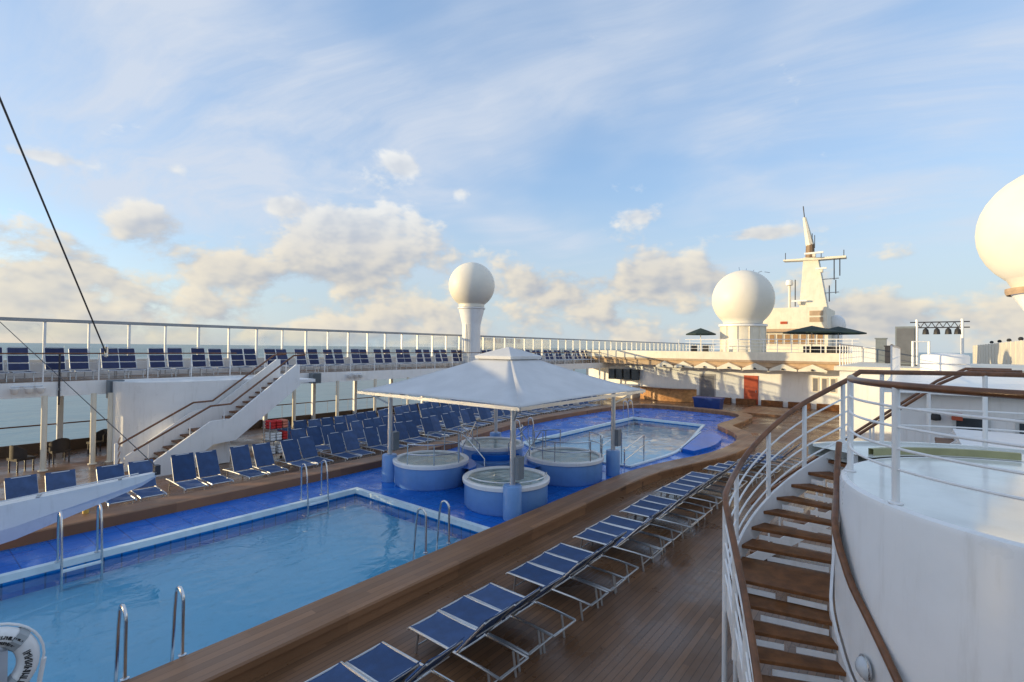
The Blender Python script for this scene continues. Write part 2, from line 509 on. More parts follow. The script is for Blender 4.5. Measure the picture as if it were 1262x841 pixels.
# ------------------------------------------------------------------ mesh helpers
class MB:
    def __init__(s):
        s.v = []
        s.f = []

    def add(s, vs, fs):
        o = len(s.v)
        s.v += [tuple(p) for p in vs]
        s.f += [tuple(i + o for i in f) for f in fs]
        return s

    def box(s, x0, x1, y0, y1, z0, z1):
        vs = [(x, y, z) for z in (z0, z1) for y in (y0, y1) for x in (x0, x1)]
        return s.add(vs, [(0, 2, 3, 1), (4, 5, 7, 6), (0, 1, 5, 4), (2, 6, 7, 3), (0, 4, 6, 2), (1, 3, 7, 5)])

    def bar(s, a, b, w, h, upv=(0, 0, 1)):
        """box between two points, width w across, h along upv"""
        a, b = Vector(a), Vector(b)
        d = (b - a).normalized()
        q = d.cross(Vector(upv))
        if q.length < 1e-4:
            q = d.cross(Vector((1, 0, 0)))
        q.normalize()
        n = q.cross(d)
        vs = [p + q * (sx * w / 2) + n * (sz * h / 2) for p in (a, b) for sx, sz in ((-1, -1), (1, -1), (1, 1), (-1, 1))]
        return s.add(vs, [(3, 2, 1, 0), (4, 5, 6, 7), (0, 1, 5, 4), (1, 2, 6, 5), (2, 3, 7, 6), (3, 0, 4, 7)])

    def tube(s, pts, r, n=8, closed=False, rs=None):
        pts = [Vector(p) for p in pts]
        k = len(pts)
        o = len(s.v)
        prev = None
        for i, p in enumerate(pts):
            if closed:
                d = pts[(i + 1) % k] - pts[i - 1]
            else:
                d = pts[min(i + 1, k - 1)] - pts[max(i - 1, 0)]
            d.normalize()
            if prev is None:
                q = d.cross(Vector((0, 0, 1)))
                if q.length < 1e-3:
                    q = d.cross(Vector((0, 1, 0)))
            else:
                q = prev - d * prev.dot(d)
            q.normalize()
            prev = q
            b = d.cross(q)
            rr = rs[i] if rs else r
            for j in range(n):
                t = 2 * math.pi * j / n
                s.v.append(tuple(p + q * (rr * math.cos(t)) + b * (rr * math.sin(t))))
        for i in range(k if closed else k - 1):
            i2 = (i + 1) % k
            for j in range(n):
                j2 = (j + 1) % n
                s.f.append((o + i * n + j, o + i * n + j2, o + i2 * n + j2, o + i2 * n + j))
        if not closed:
            s.f.append(tuple(o + j for j in reversed(range(n))))
            s.f.append(tuple(o + (k - 1) * n + j for j in range(n)))
        return s

    def lathe(s, prof, c=(0, 0, 0), n=32, a0=0.0, a1=2 * math.pi, capb=False, capt=False):
        full = abs(a1 - a0 - 2 * math.pi) < 1e-6
        m = n if full else n + 1
        o = len(s.v)
        for r, z in prof:
            for j in range(m):
                t = a0 + (a1 - a0) * j / n
                s.v.append((c[0] + r * math.cos(t), c[1] + r * math.sin(t), c[2] + z))
        for i in range(len(prof) - 1):
            for j in range(n):
                j2 = (j + 1) % m
                s.f.append((o + i * m + j, o + i * m + j2, o + (i + 1) * m + j2, o + (i + 1) * m + j))
        if capb:
            s.f.append(tuple(o + j for j in reversed(range(m))))
        if capt:
            s.f.append(tuple(o + (len(prof) - 1) * m + j for j in range(m)))
        return s

    def prism(s, pts, z0, z1):
        """vertical prism over a plan outline"""
        n = len(pts)
        vs = [(p[0], p[1], z0) for p in pts] + [(p[0], p[1], z1) for p in pts]
        fs = [tuple(reversed(range(n))), tuple(range(n, 2 * n))] + [(i, (i + 1) % n, n + (i + 1) % n, n + i) for i in range(n)]
        return s.add(vs, fs)

    def plate(s, pts, off):
        """3D outline pushed along a vector"""
        n = len(pts)
        off = Vector(off)
        vs = [Vector(p) for p in pts] + [Vector(p) + off for p in pts]
        fs = [tuple(reversed(range(n))), tuple(range(n, 2 * n))] + [(i, (i + 1) % n, n + (i + 1) % n, n + i) for i in range(n)]
        return s.add(vs, fs)

    def ribbon(s, pts, zb, zt, th):
        """upright curved panel along a plan line; zb/zt lists, thickness th to the left"""
        k = len(pts)
        o = len(s.v)
        for i in range(k):
            a, b = Vector(pts[max(i - 1, 0)][:2]), Vector(pts[min(i + 1, k - 1)][:2])
            d = (b - a).normalized()
            nn = Vector((-d.y, d.x)) * th
            p = Vector(pts[i][:2])
            s.v += [(p.x, p.y, zb[i]), (p.x, p.y, zt[i]), (p.x + nn.x, p.y + nn.y, zt[i]), (p.x + nn.x, p.y + nn.y, zb[i])]
        for i in range(k - 1):
            a, b = o + 4 * i, o + 4 * i + 4
            for j in range(4):
                j2 = (j + 1) % 4
                s.f.append((a + j, b + j, b + j2, a + j2))
        s.f.append((o, o + 1, o + 2, o + 3))
        e = o + 4 * (k - 1)
        s.f.append((e + 3, e + 2, e + 1, e))
        return s

    def mesh(s, name, m, smooth=False, base=(0, 0, 0)):
        me = bpy.data.meshes.new(name)
        bx, by, bz = base
        me.from_pydata([(x - bx, y - by, z - bz) for x, y, z in s.v], [], s.f)
        bm = bmesh.new()
        bm.from_mesh(me)
        bmesh.ops.recalc_face_normals(bm, faces=bm.faces)
        bm.to_mesh(me)
        bm.free()
        me.materials.append(m)
        if smooth:
            me.polygons.foreach_set('use_smooth', [True] * len(me.polygons))
            me.set_sharp_from_angle(angle=R(40))
        return me

    def build(s, name, m, parent=None, smooth=False, base=None):
        """world-coordinate builder; parent is an unrotated Empty"""
        if parent is not None:
            base = parent['_base']
        elif base is None:
            xs = [p[0] for p in s.v]
            ys = [p[1] for p in s.v]
            zs = [p[2] for p in s.v]
            base = ((min(xs) + max(xs)) / 2, (min(ys) + max(ys)) / 2, min(zs))
        o = bpy.data.objects.new(name, s.mesh(name, m, smooth, base))
        C.objects.link(o)
        if parent is not None:
            o.parent = parent
        else:
            o.location = base
        o['_base'] = base
        return o


def tag(o, label=None, cat=None, group=None, kind=None):
    if label:
        o['label'] = label
    if cat:
        o['category'] = cat
    if group:
        o['group'] = group
    if kind:
        o['kind'] = kind
    return o


def thing(name, base, label, cat, group=None):
    e = bpy.data.objects.new(name, None)
    C.objects.link(e)
    e.location = base
    e.empty_display_size = 0.2
    e['_base'] = tuple(base)
    return tag(e, label, cat, group)


def lin(a, b, t):
    return tuple(p + (q - p) * t for p, q in zip(a, b))


def catmull(pts, t):
    """smooth interpolation of {k: tuple} at parameter t"""
    ks = sorted(pts)
    if t <= ks[0]:
        return tuple(pts[ks[0]])
    if t >= ks[-1]:
        return tuple(pts[ks[-1]])
    for i in range(len(ks) - 1):
        if ks[i] <= t <= ks[i + 1]:
            break
    k0, k1, k2, k3 = ks[max(i - 1, 0)], ks[i], ks[i + 1], ks[min(i + 2, len(ks) - 1)]
    u = (t - k1) / (k2 - k1)
    res = []
    for d in range(len(pts[k1])):
        p0, p1, p2, p3 = (pts[k][d] for k in (k0, k1, k2, k3))
        m1 = (p2 - p0) / max(k2 - k0, 1e-6) * (k2 - k1)
        m2 = (p3 - p1) / max(k3 - k1, 1e-6) * (k2 - k1)
        res.append((2 * u ** 3 - 3 * u ** 2 + 1) * p1 + (u ** 3 - 2 * u ** 2 + u) * m1 + (-2 * u ** 3 + 3 * u ** 2) * p2 + (u ** 3 - u ** 2) * m2)
    return tuple(res)


def smooth_loop(pts, sub=4, closed=True):
    n = len(pts)
    d = {i: p for i, p in enumerate(list(pts) + ([pts[0]] if closed else []))}
    out = []
    for i in range(n if closed else n - 1):
        for j in range(sub):
            out.append(catmull(d, i + j / sub))
    if not closed:
        out.append(pts[-1])
    return out


def sheet(name, outer, holes, z, m, kind='structure'):
    bm = bmesh.new()
    for loop in [outer] + holes:
        vs = [bm.verts.new((p[0], p[1], 0)) for p in loop]
        for i in range(len(vs)):
            bm.edges.new((vs[i], vs[(i + 1) % len(vs)]))
    bmesh.ops.triangle_fill(bm, use_beauty=True, use_dissolve=False, edges=bm.edges)
    for f in bm.faces:
        if f.normal.z < 0:
            f.normal_flip()
    me = bpy.data.meshes.new(name)
    bm.to_mesh(me)
    bm.free()
    me.materials.append(m)
    o = bpy.data.objects.new(name, me)
    o.location = (0, 0, z)
    C.objects.link(o)
    if kind:
        o['kind'] = kind
    return o


# ------------------------------------------------------------------ sea and hull
ring = [(math.cos(i * math.pi / 48) * 40000, math.sin(i * math.pi / 48) * 40000) for i in range(96)]
sea = sheet('sea', ring, [], -27.0, sea_m)
V_PORT, V_STAR = 27.3, -6.3
MB().box(-60, 130, V_STAR, V_PORT, -30, -0.35).build('hull', white, base=(30, 10, -30))
tag(bpy.data.objects['hull'], 'white ship hull beneath the teak pool deck', 'ship hull')

# ------------------------------------------------------------------ pool complex outline (plan)
inner_raw = [(-9, 7.5), (5, 7.5), (14, 7.48), (16.6, 7.3), (18.6, 6.85), (20.5, 6.35), (22.5, 6.15), (24.6, 6.25), (26.4, 6.8),
             (27.8, 7.7), (29.0, 8.35), (31.5, 8.3), (34.3, 8.6), (35.4, 10.5), (35.6, 14.6), (34, 16.2), (28, 16.9), (22, 16.8),
             (19, 16.3), (15.5, 15.45), (12, 15.0), (5, 14.9), (-9, 14.9)]


def offset_loop(pts, d):
    n = len(pts)
    out = []
    for i in range(n):
        a, b, c = Vector(pts[i - 1]), Vector(pts[i]), Vector(pts[(i + 1) % n])
        t1, t2 = (b - a).normalized(), (c - b).normalized()
        n1, n2 = Vector((t1.y, -t1.x)), Vector((t2.y, -t2.x))
        k = (n1 + n2)
        k = k / max(k.length_squared / 2, 0.6)
        out.append((b.x + k.x * d, b.y + k.y * d))
    return out


# keep the straight aft corners crisp, smooth the rest
inner = []
body = smooth_loop(inner_raw, 4, closed=False)
inner = body
outer = offset_loop(inner, 0.72)
rim = [(-60, V_STAR), (130, V_STAR), (130, V_PORT), (-60, V_PORT)]
sheet('main_deck', rim, [outer], 0.0, teak)

# timber coping: low, seat-high kerb round the pools with a rounded nose
bm_ = MB()
prof = [(0.72, -0.02), (0.72, 0.17), (0.76, 0.18), (0.76, 0.27), (0.74, 0.30), (0.02, 0.30), (-0.02, 0.28), (-0.02, -0.02)]
loops = [offset_loop(inner, d) for d, _ in prof]
k = len(inner)
for (d, z), lp in zip(prof, loops):
    bm_.v += [(p[0], p[1], z) for p in lp]
for i in range(len(prof) - 1):
    for j in range(k):
        j2 = (j + 1) % k
        bm_.f.append((i * k + j, i * k + j2, (i + 1) * k + j2, (i + 1) * k + j))
o = bm_.build('pool_coping', coping_m)
tag(o, 'low teak coping curving round both blue pools', 'pool coping')

# pools
pool_a = [(-7.5, 7.75), (9.05, 7.75), (9.05, 13.1), (-7.5, 13.1)]
pool_b = smooth_loop([(17.3, 8.1), (20.8, 7.75), (24.0, 8.2), (27.4, 8.9), (29.5, 9.3)], 3, False) + [(29.7, 13.7), (18.4, 13.8), (17.5, 12.5), (17.2, 10.5)]
APR = 0.05
apron = sheet('pool_apron', inner, [pool_a, pool_b], APR, apron_m)


def pool(name, loop, wl, depth, label, trim_w=0.10):
    cx = sum(p[0] for p in loop) / len(loop)
    cy_ = sum(p[1] for p in loop) / len(loop)
    t = thing(name, (cx, cy_, -depth), label, 'swimming pool')
    b = MB()
    n = len(loop)
    # orientation so that the offset goes outwards
    area = sum(loop[i][0] * loop[(i + 1) % n][1] - loop[(i + 1) % n][0] * loop[i][1] for i in range(n))
    L = loop if area > 0 else list(reversed(loop))
    b.v = [(p[0], p[1], APR - 0.01) for p in L] + [(p[0], p[1], -depth) for p in L]
    b.f = [(i, (i + 1) % n, n + (i + 1) % n, n + i) for i in range(n)] + [tuple(range(n, 2 * n))]
    b.build('basin', basin_m, t)
    o1 = offset_loop(L, trim_w)
    i1 = offset_loop(L, -0.05)
    tr = MB()
    secs = [(o1, APR + 0.004), (o1, APR + 0.06), (i1, APR + 0.06), (i1, APR - 0.07), (L, APR - 0.07)]
    for lp, z in secs:
        tr.v += [(p[0], p[1], z) for p in lp]
    for s_ in range(len(secs) - 1):
        for j in range(n):
            j2 = (j + 1) % n
            tr.f.append((s_ * n + j, s_ * n + j2, (s_ + 1) * n + j2, (s_ + 1) * n + j))
    tr.build('edge_trim', trim_white, t)
    w = sheet(name + '_water', offset_loop(L, -0.03), [], wl, water)
    return t


pool('swimming_pool', pool_a, -0.06, 1.5, 'long rectangular blue pool with white edge beside the loungers')
pool('swimming_pool', pool_b, -0.06, 1.3, 'far round-ended blue pool beyond the whirlpool tubs')
bpy.data.objects['swimming_pool_water'].name = 'water'
for o in list(bpy.data.objects):
    if o.name.startswith('swimming_pool_water'):
        o.name = 'water'
# blue entry step in the bulge of the far pool
st = smooth_loop([(21.0, 7.0), (23.0, 6.75), (25.2, 7.1), (26.8, 8.0)], 4, False)
t = thing('pool_step', (24, 7.4, APR), 'curved blue entry step in the rounded bay of the far pool', 'pool step')
b = MB()
b.prism(st + [(26.2, 8.3), (21.2, 7.55)], APR + 0.002, APR + 0.17)
b.build('tread', blue_floor, t)
b = MB()
b.ribbon([(21.2, 7.6), (23.4, 7.95), (26.2, 8.35)], [APR + .002] * 3, [APR + .175] * 3, 0.06)
b.build('nosing', trim_white, t)


# ------------------------------------------------------------------ pool ladders
def pool_ladder(u1, u2, v, sgn, label, z0=0.30, h=0.85, group=None):
    """two hooped steel rails; sgn points from the edge to the water"""
    t = thing('pool_ladder', ((u1 + u2) / 2, v, z0), label, 'pool ladder', group)
    for u in (u1, u2):
        pts = []
        pts.append((u, v - sgn * 0.10, z0 - 0.02))
        pts.append((u, v - sgn * 0.10, z0 + h - 0.15))
        for i in range(1, 8):
            a = math.pi * i / 8
            pts.append((u, v - sgn * 0.10 + sgn * 0.13 * (1 - math.cos(a)), z0 + h - 0.15 + 0.15 * math.sin(a)))
        pts.append((u, v + sgn * 0.20, z0 + h - 0.35))
        pts.append((u, v + sgn * 0.27, 0.0))
        pts.append((u, v + sgn * 0.28, -0.9))
        MB().tube(pts, 0.022, 8).build('rail', steel, t, True)
        MB().lathe([(0.0, 0.0), (0.05, 0.0), (0.05, 0.012), (0.022, 0.02)], (u, v - sgn * 0.10, z0), 12).build('foot_flange', steel, t, True)
    for z in (0.02, -0.28, -0.58):
        MB().box(u1, u2, v + sgn * 0.24 - 0.045, v + sgn * 0.24 + 0.045, z - 0.02, z + 0.015).build('step', trim_white, t)
    return t


pool_ladder(1.95, 2.57, 7.62, 1, 'steel pool ladder on the timber coping nearest the life ring')
pool_ladder(6.85, 7.49, 7.66, 1, 'steel pool ladder at the coping close to the pool end')
pool_ladder(2.27, 2.88, 12.98, -1, 'steel pool ladder standing under the white boom', APR + .06, 1.0)
pool_ladder(7.41, 8.02, 13.2, -1, 'steel pool ladder on the white edge opposite the timber coping', APR + .06, 1.0)
pool_ladder(17.9, 18.9, 13.85, -1, 'steel pool ladder at the inner end of the far pool', APR + .06, 1.05)
pool_ladder(29.0, 29.7, 13.95, -1, 'steel pool ladder in the outer corner of the far pool', APR + .06, 1.05)

# sloped entry rails of the far pool
t = thing('entry_rail', (17.6, 8.6, APR), 'pair of sloping steel entry rails beside the canopy post', 'handrail')
for v in (8.15, 9.1):
    for h in (0.55, 0.95):
        MB().tube([(16.9, v, h + APR - .35), (17.0, v, h + APR - .25), (18.6, v, h + APR + .05), (18.7, v, h + APR)], 0.02, 8).build('rail', steel, t, True)
    for u, h in ((16.95, .70), (18.65, 1.0)):
        MB().tube([(u, v, -0.5 if u > 17.2 else APR), (u, v, h + APR)], 0.022, 8).build('post', steel, t, True)

# ------------------------------------------------------------------ whirlpool tubs
TZ = 0.82
tubs = [(10.98, 8.85, 1.16, 'whirlpool tub in front of the others, beside the near canopy post'),
        (11.2, 12.15, 1.16, 'whirlpool tub close to the far lounger rows, with curved rails'),
        (14.5, 9.15, 1.25, 'whirlpool tub beside the far pool, ringed with steel rails'),
        (14.5, 12.4, 1.16, 'whirlpool tub at the back behind the blue pillar')]
for i, (cu, cv_, r, lab) in enumerate(tubs):
    t = thing('whirlpool_tub', (cu, cv_, APR), lab, 'whirlpool')
    MB().lathe([(r - .04, APR), (r, APR + .05), (r, TZ - .14)], (cu, cv_, 0), 40).build('wall', blue_tub, t, True)
    MB().lathe([(r, TZ - .14), (r + .05, TZ - .12), (r + .06, TZ - .03), (r + .03, TZ), (r - .07, TZ), (r - .10, TZ - .03), (r - .10, TZ - .10)], (cu, cv_, 0), 48).build('rim', white_smooth, t, True)
    MB().lathe([(r - .10, TZ - .09), (r - .14, 0.58), (r - .40, 0.55), (r - .44, .34), (0.02, 0.33)], (cu, cv_, 0), 32).build('bowl', tub_in, t, True)
    MB().lathe([(r - .098, TZ - .05), (0.02, TZ - .05)], (cu, cv_, 0), 32).build('water', tub_water, t)
    # steps up to the tub, facing the middle of the group
    ang = math.atan2(10.6 - cv_, 12.8 - cu)
    for kk in range(3):
        ro = r + 0.30 * (3 - kk)
        MB().lathe([(r + .01, APR), (ro, APR), (ro, APR + .19 * (kk + 1) - .02), (ro - .02, APR + .19 * (kk + 1)), (r + .01, APR + .19 * (kk + 1))], (cu, cv_, 0.0), 14, ang - .62, ang + .62).build('step', blue_floor if kk != 1 else blue_tub, t)
    if i == 0:
        arcs = []
    elif i == 2:
        arcs = [(2.5, 4.4, 1), (5.0, 6.1, 1), (.7, 1.6, 1)]
    else:
        arcs = [(ang - 2.2, ang - .75, 1), (ang + .7, ang + 1.7, 1)]
    for a0, a1, _ in arcs:
        rr = r + 0.005
        for hh in (.32, .62):
            pts = [(cu + rr * math.cos(a0 + (a1 - a0) * q / 12), cv_ + rr * math.sin(a0 + (a1 - a0) * q / 12), TZ + hh) for q in range(13)]
            MB().tube(pts, 0.016, 6).build('rail', steel, t, True)
        for q in (0, .5, 1):
            a = a0 + (a1 - a0) * q
            MB().tube([(cu + rr * math.cos(a), cv_ + rr * math.sin(a), TZ - .01), (cu + rr * math.cos(a), cv_ + rr * math.sin(a), TZ + .63)], 0.018, 6).build('post', steel, t, True)
    if i == 0:
        a0, a1 = 2.6, 5.6
        pts = [(cu + (r - .03) * math.cos(a0 + (a1 - a0) * q / 16), cv_ + (r - .03) * math.sin(a0 + (a1 - a0) * q / 16), TZ + (.10 if 0 < q < 16 else 0)) for q in range(17)]
        MB().tube(pts, 0.014, 6).build('grab_rail', steel, t, True)
    else:
        for sd in (-.62, .62):
            dx, dy = math.cos(ang + sd), math.sin(ang + sd)
            MB().tube([(cu + dx * (r + .85), cv_ + dy * (r + .85), APR + .1), (cu + dx * (r + .85), cv_ + dy * (r + .85), APR + .95), (cu + dx * (r + .05), cv_ + dy * (r + .05), TZ + .9), (cu + dx * (r - .08), cv_ + dy * (r - .08), TZ + .85), (cu + dx * (r - .08), cv_ + dy * (r - .08), TZ)], 0.018, 6).build('step_rail', steel, t, True)

# ------------------------------------------------------------------ canopy over the tubs
cu0, cu1, cv0, cv1, cz, pz = 9.75, 17.1, 7.45, 14.1, 2.96, 4.42
cc = ((cu0 + cu1) / 2, (cv0 + cv1) / 2)
t = thing('canopy', (cc[0], cc[1], APR), 'large white pyramid canopy on four posts over the whirlpool tubs', 'canopy')
b = MB()
corners = [(cu0, cv0), (cu1, cv0), (cu1, cv1), (cu0, cv1)]
NR, NE = 12, 10
for side in range(4):
    a, c = corners[side], corners[(side + 1) % 4]
    o = len(b.v)
    for i in range(NR + 1):
        f = i / NR
        rr = 1 - f * (1 - 0.17)
        for j in range(NE + 1):
            g = j / NE
            e = lin(a, c, g)
            bow = 0.14 * math.sin(math.pi * g) * (1 - f)
            x = cc[0] + (e[0] - cc[0]) * rr * (1 - bow * .10)
            y = cc[1] + (e[1] - cc[1]) * rr * (1 - bow * .10)
            z = cz + (pz - .36 - cz) * (f ** 1.18) - 0.05 * math.sin(math.pi * g) * math.sin(math.pi * min(1, f * 1.2)) + 0.03 * math.sin(math.pi * g) * (1 - f)
            b.v.append((x, y, z))
    w = NE + 1
    for i in range(NR):
        for j in range(NE):
            b.f.append((o + i * w + j, o + i * w + j + 1, o + (i + 1) * w + j + 1, o + (i + 1) * w + j))
cf = b.build('roof_fabric', fabric, t, True)
md = cf.modifiers.new('thickness', 'SOLIDIFY')
md.thickness = 0.02
# small raised cap over the vent
b = MB()
for sc, z in ((0.23, pz - .40), (0.235, pz - .30), (0.12, pz - .14), (0.01, pz)):
    for cx_, cy_ in corners:
        b.v.append((cc[0] + (cx_ - cc[0]) * sc, cc[1] + (cy_ - cc[1]) * sc, z))
for i in range(3):
    for j in range(4):
        b.f.append((i * 4 + j, i * 4 + (j + 1) % 4, (i + 1) * 4 + (j + 1) % 4, (i + 1) * 4 + j))
b.build('vent_cap', fabric, t)
b = MB()
q = [(cc[0] + (cx_ - cc[0]) * .205, cc[1] + (cy_ - cc[1]) * .205) for cx_, cy_ in corners]
b.prism(q, pz - .50, pz - .33)
b.build('vent_frame', dark_steel, t)
for side in range(4):
    a, c = corners[side], corners[(side + 1) % 4]
    MB().bar((a[0], a[1], cz - .06), (c[0], c[1], cz - .06), 0.05, 0.09).build('edge_beam', alu, t)
    MB().bar((a[0] * .985 + cc[0] * .015, a[1] * .985 + cc[1] * .015, cz - .12), (cc[0] + (a[0] - cc[0]) * .2, cc[1] + (a[1] - cc[1]) * .2, pz - .66), 0.06, 0.09).build('rafter', alu, t)
posts = [(10.12, 7.95), (15.85, 8.05), (10.4, 13.25), (15.9, 13.4)]
for i, (pu_, pv_) in enumerate(posts):
    ch = (0.0, 0.0)
    p = MB().lathe([(0.075, APR + .6), (0.075, cz - .1)], (pu_, pv_, 0), 14).build('post', alu, t, True)
    MB().lathe([(0.24, APR), (0.24, APR + .82), (0.22, APR + .85), (0.07, APR + .86)], (pu_, pv_, 0), 20).build('pedestal', blue_tub, t, True)
    cn = corners[[0, 1, 3, 2][i]]
    MB().bar((pu_, pv_, cz - .45), (lin((pu_, pv_), cn, .75)[0], lin((pu_, pv_), cn, .75)[1], cz - .06), 0.04, 0.05).build('corner_brace', alu, t)
    if i in (0, 1, 2):
        MB().box(pu_ - .02, pu_ + .22, pv_ - .20, pv_ + .02, 1.05, 1.62).build('control_box', grey, t)


# ------------------------------------------------------------------ sun loungers
def lounger_meshes(straps):
    W = 0.285
    d = {}
    b = MB()
    for y in (-W, W):
        b.tube([(0.02, y, .30), (0.06, y, .335), (0.55, y, .335), (1.02, y, .335), (1.45, y, .33), (1.78, y, .31)], 0.019, 6)
    for x in (0.06, 1.02, 1.78):
        b.tube([(x, -W, .33 if x < 1.5 else .31), (x, W, .33 if x < 1.5 else .31)], 0.014, 6)
    d['seat_frame'] = b.mesh('seat_frame', alu, True)
    b = MB()

    def slat(bb, x0, x1, zf, th=0.012, w=W - .012, n=6):
        o = len(bb.v)
        for i in range(n + 1):
            x = x0 + (x1 - x0) * i / n
            for y, s_ in ((-w, 0), (-w * .4, 1), (w * .4, 1), (w, 0)):
                z = zf(x) - 0.016 * s_
                bb.v.append((x, y, z))
        o2 = len(bb.v)
        for q_ in bb.v[o:o2]:
            bb.v.append((q_[0], q_[1], q_[2] - th))
        m_ = o2 - o
        for i in range(n):
            for j in range(3):
                a = o + i * 4 + j
                bb.f.append((a, a + 1, a + 5, a + 4))
                bb.f.append((a + m_ + 4, a + m_ + 5, a + m_ + 1, a + m_))
            for j in (0, 3):
                a = o + i * 4 + j
                bb.f.append((a, a + 4, a + m_ + 4, a + m_))
        for i in (0, n):
            for j in range(3):
                a = o + i * 4 + j
                bb.f.append((a, a + 1, a + m_ + 1, a + m_))
    if straps:
        for q in range(4):
            slat(b, .08 + q * .235, .08 + q * .235 + .185, lambda x: .345, n=2)
    else:
        slat(b, .05, 1.0, lambda x: .345 - .012 * math.sin(math.pi * (x - .05) / .95))
    d['seat_sling'] = b.mesh('seat_sling', sling2 if straps else sling, True)
    # backrest, pivot at the hip
    b = MB()
    L_ = 0.94 if straps else 0.80
    b.tube([(0, -W, 0), (L_ - .05, -W, .0), (L_, -W + .05, .0), (L_, W - .05, .0), (L_ - .05, W, 0), (0, W, 0)], 0.016, 6)
    d['backrest_frame'] = b.mesh('backrest_frame', alu, True)
    b = MB()
    if straps:
        for q in range(3):
            slat(b, .04 + q * .30, .04 + q * .30 + .265, lambda x: .014, n=2)
    else:
        slat(b, .02, L_ + .02, lambda x: .024, w=W + .004)
    d['backrest_sling'] = b.mesh('backrest_sling', sling2 if straps else sling, True)
    b = MB()
    b.tube([(0.45, -W + .03, -.03), (0.45, W - .03, -.03)], 0.01, 6)
    d['crossbar'] = b.mesh('crossbar', alu, True)
    b = MB()
    b.tube([(0, 0, .33), (-.05, 0, 0.0)], 0.018, 6)
    d['leg'] = b.mesh('leg', alu, True)
    b = MB()
    b.tube([(0.0, -W + .03, 0), (0.0, W - .03, 0)], 0.011, 6)
    d['stretcher'] = b.mesh('stretcher', alu, True)
    return d


LM = lounger_meshes(False)
LS = lounger_meshes(True)


def lounger(loc, rotz, back, label, group, D=None, name='sun_lounger'):
    D = D or LM
    e = thing(name, loc, label, 'sun lounger', group)
    e.rotation_euler = (0, 0, rotz)

    def part(nm, l=(0, 0, 0), r=(0, 0, 0), sc=None):
        p = bpy.data.objects.new(nm, D[nm])
        C.objects.link(p)
        p.parent = e
        p.location = l
        p.rotation_euler = r
        if sc:
            p.scale = sc
        return p
    part('seat_frame')
    part('seat_sling')
    part('backrest_frame', (1.02, 0, .345), (0, -back, 0))
    part('backrest_sling', (1.02, 0, .345), (0, -back, 0))
    part('crossbar', (1.02, 0, .345), (0, -back, 0))
    # strut from backrest to the rear rail
    for y in (-.255, .255):
        for x, dr in ((.22, 0), (1.55, 1)):
            part('leg', (x, y, 0), (0, 0, math.pi * dr), (1, 1, .97))
    part('stretcher', (.20, 0, .12))
    part('stretcher', (1.57, 0, .12))
    return e


def jit(s):
    return random.uniform(-s, s)


# row between the coping and the curved staircase; foot ends face the pool
starts = [(0.35, 3), (2.58, 3), (4.85, 3), (7.13, 3), (9.42, 3), (11.65, 3), (13.92, 5), (17.6, 3), (19.9, 3)]
for s0, n in starts:
    for i in range(n):
        u = s0 + .3 + i * .60
        v = 5.76 if u < 17 else 5.76 - (u - 17) * .22
        lounger((u + jit(.012), v + jit(.03), 0), -math.pi / 2 + jit(.025), R(47) + jit(.035),
                'blue sling lounger with aluminium frame in the row beside the right-hand timber coping', 'loungers along the timber coping beside the curved stairs')

# rows across the pool, foot ends facing the water
LAB1 = 'blue sling lounger in the front row on the far side of the pools'
LAB2 = 'blue sling lounger in the second row behind the poolside loungers'
LAB3 = 'blue sling lounger in the last row under the upper deck edge'


def coping_v(u):
    tab = {-9: 15.65, 12: 15.75, 15.5: 16.2, 19: 17.05, 22: 17.6, 28: 17.7, 34: 17.0}
    return catmull({k: (v,) for k, v in tab.items()}, u)[0]


u = 2.3
while u < 33:
    for i in range(2):
        uu = u + i * .66
        lounger((uu + jit(.03), coping_v(uu) + .22 + jit(.06), 0), math.pi / 2 + jit(.05), R(62) + jit(.07), LAB1, 'poolside loungers across the pool')
    u += 1.72
u = 10.4
while u < 36:
    for i in range(2):
        uu = u + i * .68
        lounger((uu + jit(.05), coping_v(uu) + 2.05 + jit(.1), 0), math.pi / 2 + jit(.06), R(64) + jit(.08), LAB2, 'second lounger row across the pool')
    u += 1.40
u = 10.8
while u < 38:
    for i in range(2):
        uu = u + i * .68
        if coping_v(uu) + 4.2 < 22.4:
            lounger((uu + jit(.05), coping_v(uu) + 3.95 + jit(.1), 0), math.pi / 2 + jit(.06), R(66) + jit(.08), LAB3, 'last lounger row under the upper deck')
    u += 1.40

# ------------------------------------------------------------------ port upper deck
UZ = 3.0
VE = 23.8
t = thing('upper_deck', (40, 25.5, UZ - .5), 'white-edged upper deck running along the port side above the loungers', 'deck')
MB().box(1.5, 95, VE, V_PORT, UZ - .42, UZ - .03).build('slab', white, t)
MB().box(1.5, 95, VE - .06, VE, UZ - .5, UZ + .02).build('fascia', white_smooth, t)
MB().box(1.5, 95, VE + .02, V_PORT - .02, UZ - .026, UZ).build('planking', teak_lower, t)
MB().box(1.5, 95, V_PORT - .12, V_PORT + .04, UZ + .004, UZ + .72).build('bulwark', white, t)

# glass windbreak on the port side
t = thing('windbreak', (40, 27, UZ), 'tall glass windbreak with white posts and grey top rail along the port side', 'windbreak')
uu = 1.38
i = 0
while uu < 92:
    w = .085 if i % 2 == 0 else .06
    MB().box(uu - w / 2, uu + w / 2, 26.93, 27.07, UZ + .72, 5.22).build('post', white, t)
    if uu + 1.38 < 92:
        MB().box(uu + w / 2 + .004, uu + 1.38 - .05, 26.99, 27.005, UZ + .80, 5.18).build('pane', glass, t)
    uu += 1.38
    i += 1
MB().bar((1.2, 27, 5.29), (92, 27, 5.29), 0.20, 0.13).build('top_rail', mat('grey_top_rail', (0.34, 0.35, 0.36), .5), t)

